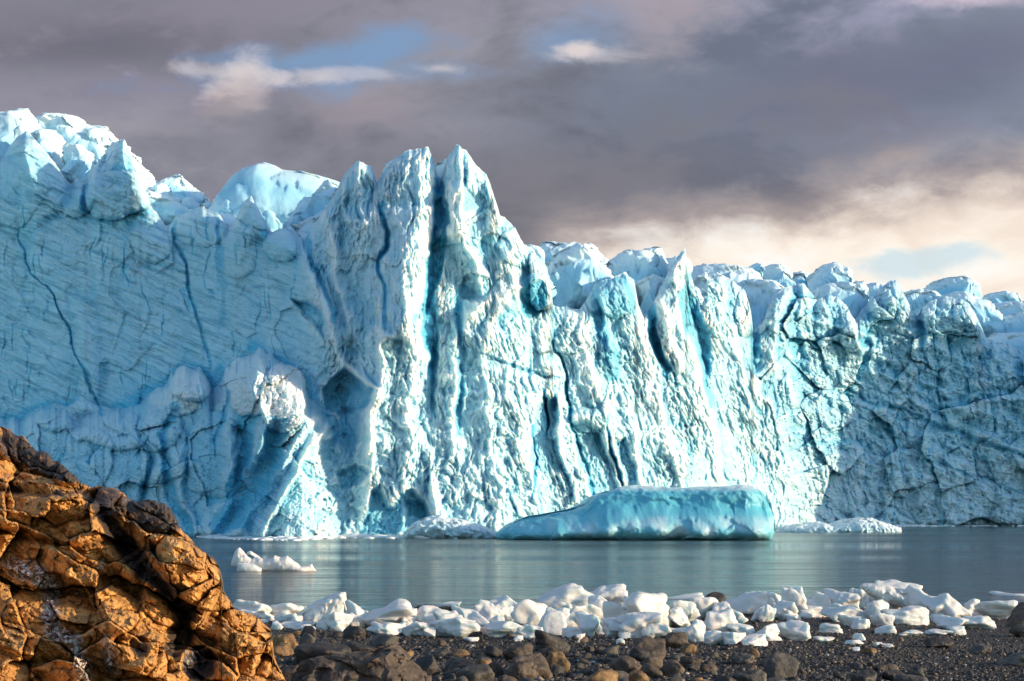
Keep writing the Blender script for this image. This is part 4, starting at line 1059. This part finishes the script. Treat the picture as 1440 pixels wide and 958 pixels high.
# ------------------------------------------------------------------ boulders
GB = 'boulders scattered on the dark beach'
ROCKS = [
 # x0,x1,top,base,mat,peak,pow,label
 (481,515,880,899,'dark',0,6,'round black boulder against the foot of the ice, left part of the beach'),
 (423,446,880,900,'dark',0,7,'dark upright stone near the tall sloping ice block'),
 (420,444,890,908,'grey',0,7,'grey brown stone in front of the dark upright one'),
 (375,421,891,916,'orange',.2,12,'brown stone with an orange lit end beside the outcrop'),
 (383,413,905,924,'orange',.1,11,'smaller ochre stone below the orange-ended one'),
 (411,494,903,938,'dark',0,7,'long low black boulder behind the largest foreground boulder'),
 (484,532,902,926,'dark',.1,8,'dark boulder touching the right end of the long black one'),
 (517,562,891,914,'grey',.3,12,'angular grey stone with pale right edge above the largest boulder'),
 (579,618,921,952,'dark',0,8,'rounded dark green-brown boulder right of the largest foreground boulder'),
 (566,582,915,926,'orange',0,8,'small orange stone behind the largest foreground boulder'),
 (396,428,935,960,'brown',0,8,'brown stone at the left foot of the largest boulder'),
 (380,404,941,972,'orange',0,11,'ochre stone wedged between outcrop and beach at the bottom edge'),
 (751,802,884,918,'dark',.25,9,'large black boulder standing right against the white ice'),
 (706,750,904,930,'brown',.1,8,'smooth brown boulder left of the large black one'),
 (718,778,919,956,'brown',.2,9,'dark brown boulder in front of the smooth brown one'),
 (764,802,916,948,'orange',.3,10,'ochre ridged stone below the large black boulder'),
 (711,757,929,957,'brown',.15,9,'small brown boulder at the left foot of the dark brown one'),
 (640,696,934,966,'grey',0,7,'rounded grey boulder at the bottom edge left of centre'),
 (623,688,926,950,'dark',-.1,7,'dark boulder behind the rounded grey one'),
 (666,692,926,950,'orange',.2,13,'angular ochre stone with bright edge behind the rounded grey boulder'),
 (684,710,931,953,'brown',.1,9,'brown pointed stone right of the angular ochre one'),
 (699,728,949,970,'brown',0,8,'half-cut brown stone at the bottom edge below the small boulder'),
 (728,758,951,970,'grey',0,8,'half-cut grey stone at the bottom edge'),
 (824,872,942,975,'orange',.2,11,'bright ochre stone at the bottom edge near the centre'),
 (767,792,910,926,'brown',0,8,'small pinkish brown stone just below the large black boulder'),
 (886,938,896,930,'brown',.1,11,'big brown boulder with orange lit right face in front of the ice'),
 (929,968,889,912,'brown',.2,10,'brown boulder right of the big one with the orange face'),
 (880,917,910,933,'dark',0,7,'dark rounded stone at the left foot of the big brown boulder'),
 (858,902,922,952,'brown',.2,9,'dark brown boulder with orange rim left of the lower middle stones'),
 (956,981,904,921,'orange',.2,11,'small stone with bright orange right side'),
 (928,964,928,954,'brown',.3,9,'brown boulder with rounded lit top in the lower middle'),
 (884,914,943,972,'orange',.1,10,'ochre stone cut by the bottom edge in the lower middle'),
 (954,986,923,941,'brown',0,9,'flat broken brown stone right of the rounded lit one'),
 (986,1010,934,946,'brown',0,8,'small tan stone in the lower middle gravel'),
 (1028,1062,919,936,'grey',0,8,'smooth grey-tan stone left of the little orange one'),
 (1049,1068,910,926,'orange',.1,11,'little upright orange stone alone on gravel'),
 (1072,1124,917,958,'grey',-.1,7,'large round grey boulder with lit right side, right of the middle'),
 (1033,1078,941,966,'grey',0,7,'smooth flat grey-brown stone left of the large round grey boulder'),
 (1046,1064,935,944,'brown',0,8,'small tan stone above the smooth flat one'),
 (1007,1038,949,970,'dark',0,7,'dark stone cut by the bottom edge left of the smooth flat one'),
 (940,962,946,966,'grey',0,8,'pale grey stone at the bottom edge in the lower middle'),
 (975,1000,956,972,'orange',0,8,'half-cut reddish stone at the bottom edge'),
 (1299,1338,895,912,'dark',0,6,'low black stone on the right beach'),
 (1362,1392,906,920,'grey',.3,8,'small grey stone with pale right edge on the right beach'),
 (1406,1490,913,938,'grey',0,6,'smooth dark grey boulder half out of the right edge'),
 (1422,1470,878,897,'brown',0,7,'brown stone at the right edge under the ice-bearing rock'),
 (1238,1278,942,958,'dark',0,7,'flat dark grey stone near the bottom right, left of a pair'),
 (1257,1305,948,970,'grey',0,6,'oval grey stone near the bottom right, right of a pair'),
 (1194,1234,942,966,'dark',.1,8,'dark stone with orange right side near the bottom right'),
 (1228,1266,934,945,'brown',0,8,'flat rusty stone above the pair near the bottom right'),
 (612,650,852,874,'dark',.2,10,'dark rock in the water carrying a thin ice slab'),
 (578,606,850,866,'dark',0,8,'low dark rock in the water left of the slab-bearing one'),
 (664,680,859,868,'dark',0,8,'tiny dark rock showing between the ice pieces'),
 (973,1021,832,856,'dark',.35,11,'dark pointed rock rising behind the ice at the water edge'),
 (1408,1480,847,884,'brown',.2,9,'brown rock carrying an ice slab at the right edge'),
]
for i, (x0,x1,tp,bs,mt,pk,pw,lab) in enumerate(ROCKS):
    put('boulder', x0, x1, tp, bs, mt, 900+i, lab, 'boulder', GB, depth=.85, peak=pk, p=pw+2, npl=14, sub=5 if x1-x0 > 28 else 4, rough=.10, scoop=.15, flat=.15, sink=.18)
o = outlined([(398,975),(412,958),(425,944),(440,932),(460,926),(490,924),(520,921),(540,914),(556,911),(563,916),(572,930),(584,942),(598,956),(606,972)], [(398,1010),(606,1010)], 985, 2.0, 55,
   'largest foreground boulder, broad brown grooved rock with ridge, at the bottom edge beside the outcrop', name='boulder', cat='boulder', mat='brown', group=GB, n1=(.22,1.3), n2=(.12,.4), n3=(.03,.1), fac=(.3,.6), nx=200, na=110, lean_=.5)

# cobbles: small, many, all of one look
GC = 'cobbles on the dark gravel'
protos = []
MARKS = [(400,920,'the stones beside the rock outcrop'),(452,920,'the long low black boulder'),(498,890,'the round black boulder below the ice'),(505,940,'the largest foreground boulder'),
 (598,937,'the rounded dark green-brown boulder'),(540,903,'the angular grey stone'),(668,948,'the rounded grey boulder at the bottom edge'),(655,905,'the wide ice heap edge'),(776,900,'the large black boulder'),(748,938,'the dark brown boulder pile'),
 (782,932,'the ochre ridged stone'),(848,955,'the bright ochre bottom stone'),(880,936,'the orange-rimmed dark boulder'),(912,912,'the big brown and orange boulder'),(946,940,'the rounded lit brown boulder'),(968,912,'the small stone with orange side'),
 (1000,940,'the small tan stone'),(1045,927,'the smooth grey-tan stone'),(1055,952,'the smooth flat grey-brown stone'),(1098,938,'the large round grey boulder'),(1160,900,'the thin ice sliver'),(1160,945,'the bare bottom gravel'),
 (1214,952,'the orange-sided dark stone'),(1280,955,'the oval grey stone'),(1235,912,'the tiny ice bits'),(1318,903,'the low black stone'),(1377,913,'the small pale-edged grey stone'),(1425,925,'the smooth dark boulder at the right edge'),(1360,950,'the empty bottom right gravel')]
for j in range(8):
    V, tri = body(1,.85,.62, 1300+j, p=9, npl=12, sub=3, rough=.06, flat=.2)
    me = None
    o = mesh('cobble', V, tri, M[('dark','dark','grey','orange','brown','grey','dark','brown')[j]]); protos.append(o)
words = {'brown_stone':'brown','dark_basalt':'black','grey_stone':'grey','ochre_stone':'ochre'}
r_ = np.random.default_rng(77); n_c = 0; taken = []
for _ in range(4000):
    if n_c >= 190: break
    px = r_.uniform(385, 1440); py = r_.uniform(893, 970)
    dens = np.interp(px, [385,700,950,1150,1440], [1,1,.8,.3,.16])*np.interp(py, [893,910,930,970], [.25,.55,1,1])
    if r_.random() > dens: continue
    x, y, z = on_beach(px, py); s_ = float(r_.choice([.16,.22,.3,.4,.52], p=[.28,.3,.22,.14,.06]))*np.interp(px, [385,900,1440], [1,1,.7])
    if any((x-a)**2+(y-b)**2 < (s_*.5+c_*.5)**2*1.0 for a, b, c_ in taken): continue
    if 405 < px < 600 and py > 925: continue
    taken.append((x,y,s_))
    j = int(r_.integers(0, 8)); pr = protos[j]
    if pr.get('used') is None: o = pr; o['used'] = 1
    else: o = pr.copy(); COL.objects.link(o)
    o.location = (x, y, z-.05*s_); o.scale = (s_*r_.uniform(.8,1.3), s_*r_.uniform(.8,1.2), s_*r_.uniform(.7,1.2)); o.rotation_euler = (r_.uniform(-.15,.15), r_.uniform(-.15,.15), r_.uniform(0,6.28))
    wd_ = words[o.data.materials[0].name]
    lx, ly_, lp = min(MARKS, key=lambda q: (q[0]-px)**2+((q[1]-py)*2.2)**2)
    size = 'tiny' if s_ < .18 else 'small' if s_ < .26 else 'mid-sized' if s_ < .36 else 'large'
    way = ('left of' if px < lx else 'right of') if abs(px-lx) > abs(py-ly_)*1.6 else ('behind' if py < ly_ else 'in front of')
    tag(o, '%s %s cobble on gravel %s %s' % (size, wd_, way, lp), 'cobble', GC); n_c += 1
for pr in protos:
    if pr.get('used') is None: bpy.data.objects.remove(pr)
    else: del pr['used']
for o in COL.objects:
    if 'used' in o: del o['used']

# ------------------------------------------------------------------ pebbles: nobody could count them
dirs, tri = ICO[1]
r_ = np.random.default_rng(31); NP = 70000
ub = r_.random(NP); yy = 1/(1/64. + (1/29.-1/64.)*ub**.8)     # even on the picture of the beach, roughly
xx = r_.uniform(-.24, .46, NP)*yy
zz = zg(xx, yy); keep = zz > -.02
xx, yy, zz = xx[keep], yy[keep], zz[keep]; n = len(xx)
sz = r_.lognormal(np.log(.026), .5, n)*np.interp(xx/yy*F+720, [380,1000,1440],[1.25,1.0,.8]); sz = np.clip(sz, .012, .11)
sc3 = np.stack([sz*r_.uniform(.8,1.4,n), sz*r_.uniform(.8,1.4,n), sz*r_.uniform(.5,.9,n)], 1)
an = r_.uniform(0, 6.28, n); ca, sa = np.cos(an), np.sin(an)
L = dirs[None]*sc3[:,None,:]*(1+.18*r_.normal(size=(n, len(dirs), 1)))
Vp = np.stack([L[...,0]*ca[:,None]-L[...,1]*sa[:,None]+xx[:,None], L[...,0]*sa[:,None]+L[...,1]*ca[:,None]+yy[:,None], L[...,2]+(zz+sc3[:,2]*.35)[:,None]], -1)
tn = r_.random(n)
pal = np.array([[.018,.015,.013],[.030,.025,.022],[.055,.045,.036],[.12,.085,.06],[.22,.16,.11],[.42,.38,.34]])
ix = np.searchsorted([.40,.68,.86,.95,.988], tn); tone = pal[ix]*r_.uniform(.55,1.1,(n,1))
Tp = (tri[None]+np.arange(n)[:,None,None]*len(dirs)).reshape(-1,3)
o = mesh('gravel_pebbles', Vp.reshape(-1,3), Tp, M['pebble'], None, {'tone': np.repeat(tone, len(dirs), 0)}, smooth=True)
tag(o, 'dark wet gravel of small pebbles covering the beach', 'gravel', kind='stuff')

# brash ice floating in a thin line along the foot of the glacier
r_ = np.random.default_rng(41); NB = 2600
pxb = np.concatenate([r_.uniform(285, 700, 1500), r_.uniform(1075, 1300, 800), r_.uniform(700,1440,300)])
wl = np.interp(pxb, Xc, blur(D[-60], 41, 0))     # distance of the wall foot
off_ = r_.exponential(1.6, NB)*np.where(pxb < 700, 1.3, 1.6)
yb_ = wl-1.0-off_; xb_ = (pxb-720)/F*yb_; s_ = r_.lognormal(np.log(.28), .5, NB)
L = dirs[None]*np.stack([s_*1.8, s_*1.2, s_*.55],1)[:,None,:]*(1+.2*r_.normal(size=(NB,len(dirs),1)))
Vp = L+np.stack([xb_, yb_, s_*.1],1)[:,None,:]
o = mesh('brash_ice', Vp.reshape(-1,3), (tri[None]+np.arange(NB)[:,None,None]*len(dirs)).reshape(-1,3), M['brash'], None, {'snow': np.full(NB*len(dirs), .8), 'blue': np.zeros(NB*len(dirs))})
tag(o, 'thin line of floating white ice fragments along the glacier foot', 'brash ice', kind='stuff')

# look-alikes that ended with the same words are told apart by their distance from the shore camera
same = {}
for o in COL.objects:
    if o.parent is None and o.get('label') and o.get('category'): same.setdefault(o['label'], []).append(o)
for lab, os_ in same.items():
    if len(os_) > 1:
        os_.sort(key=lambda o: o.location.y)
        nm = {2: ('nearer one', 'farther one'), 3: ('nearest one', 'middle one', 'farthest one')}.get(len(os_), tuple('nearest one,second nearest,third nearest,fourth nearest,fifth nearest,sixth nearest,seventh nearest'.split(',')))
        ws = lab.split()
        for o, q in zip(os_, nm): o['label'] = ' '.join(ws[:14])+', '+q
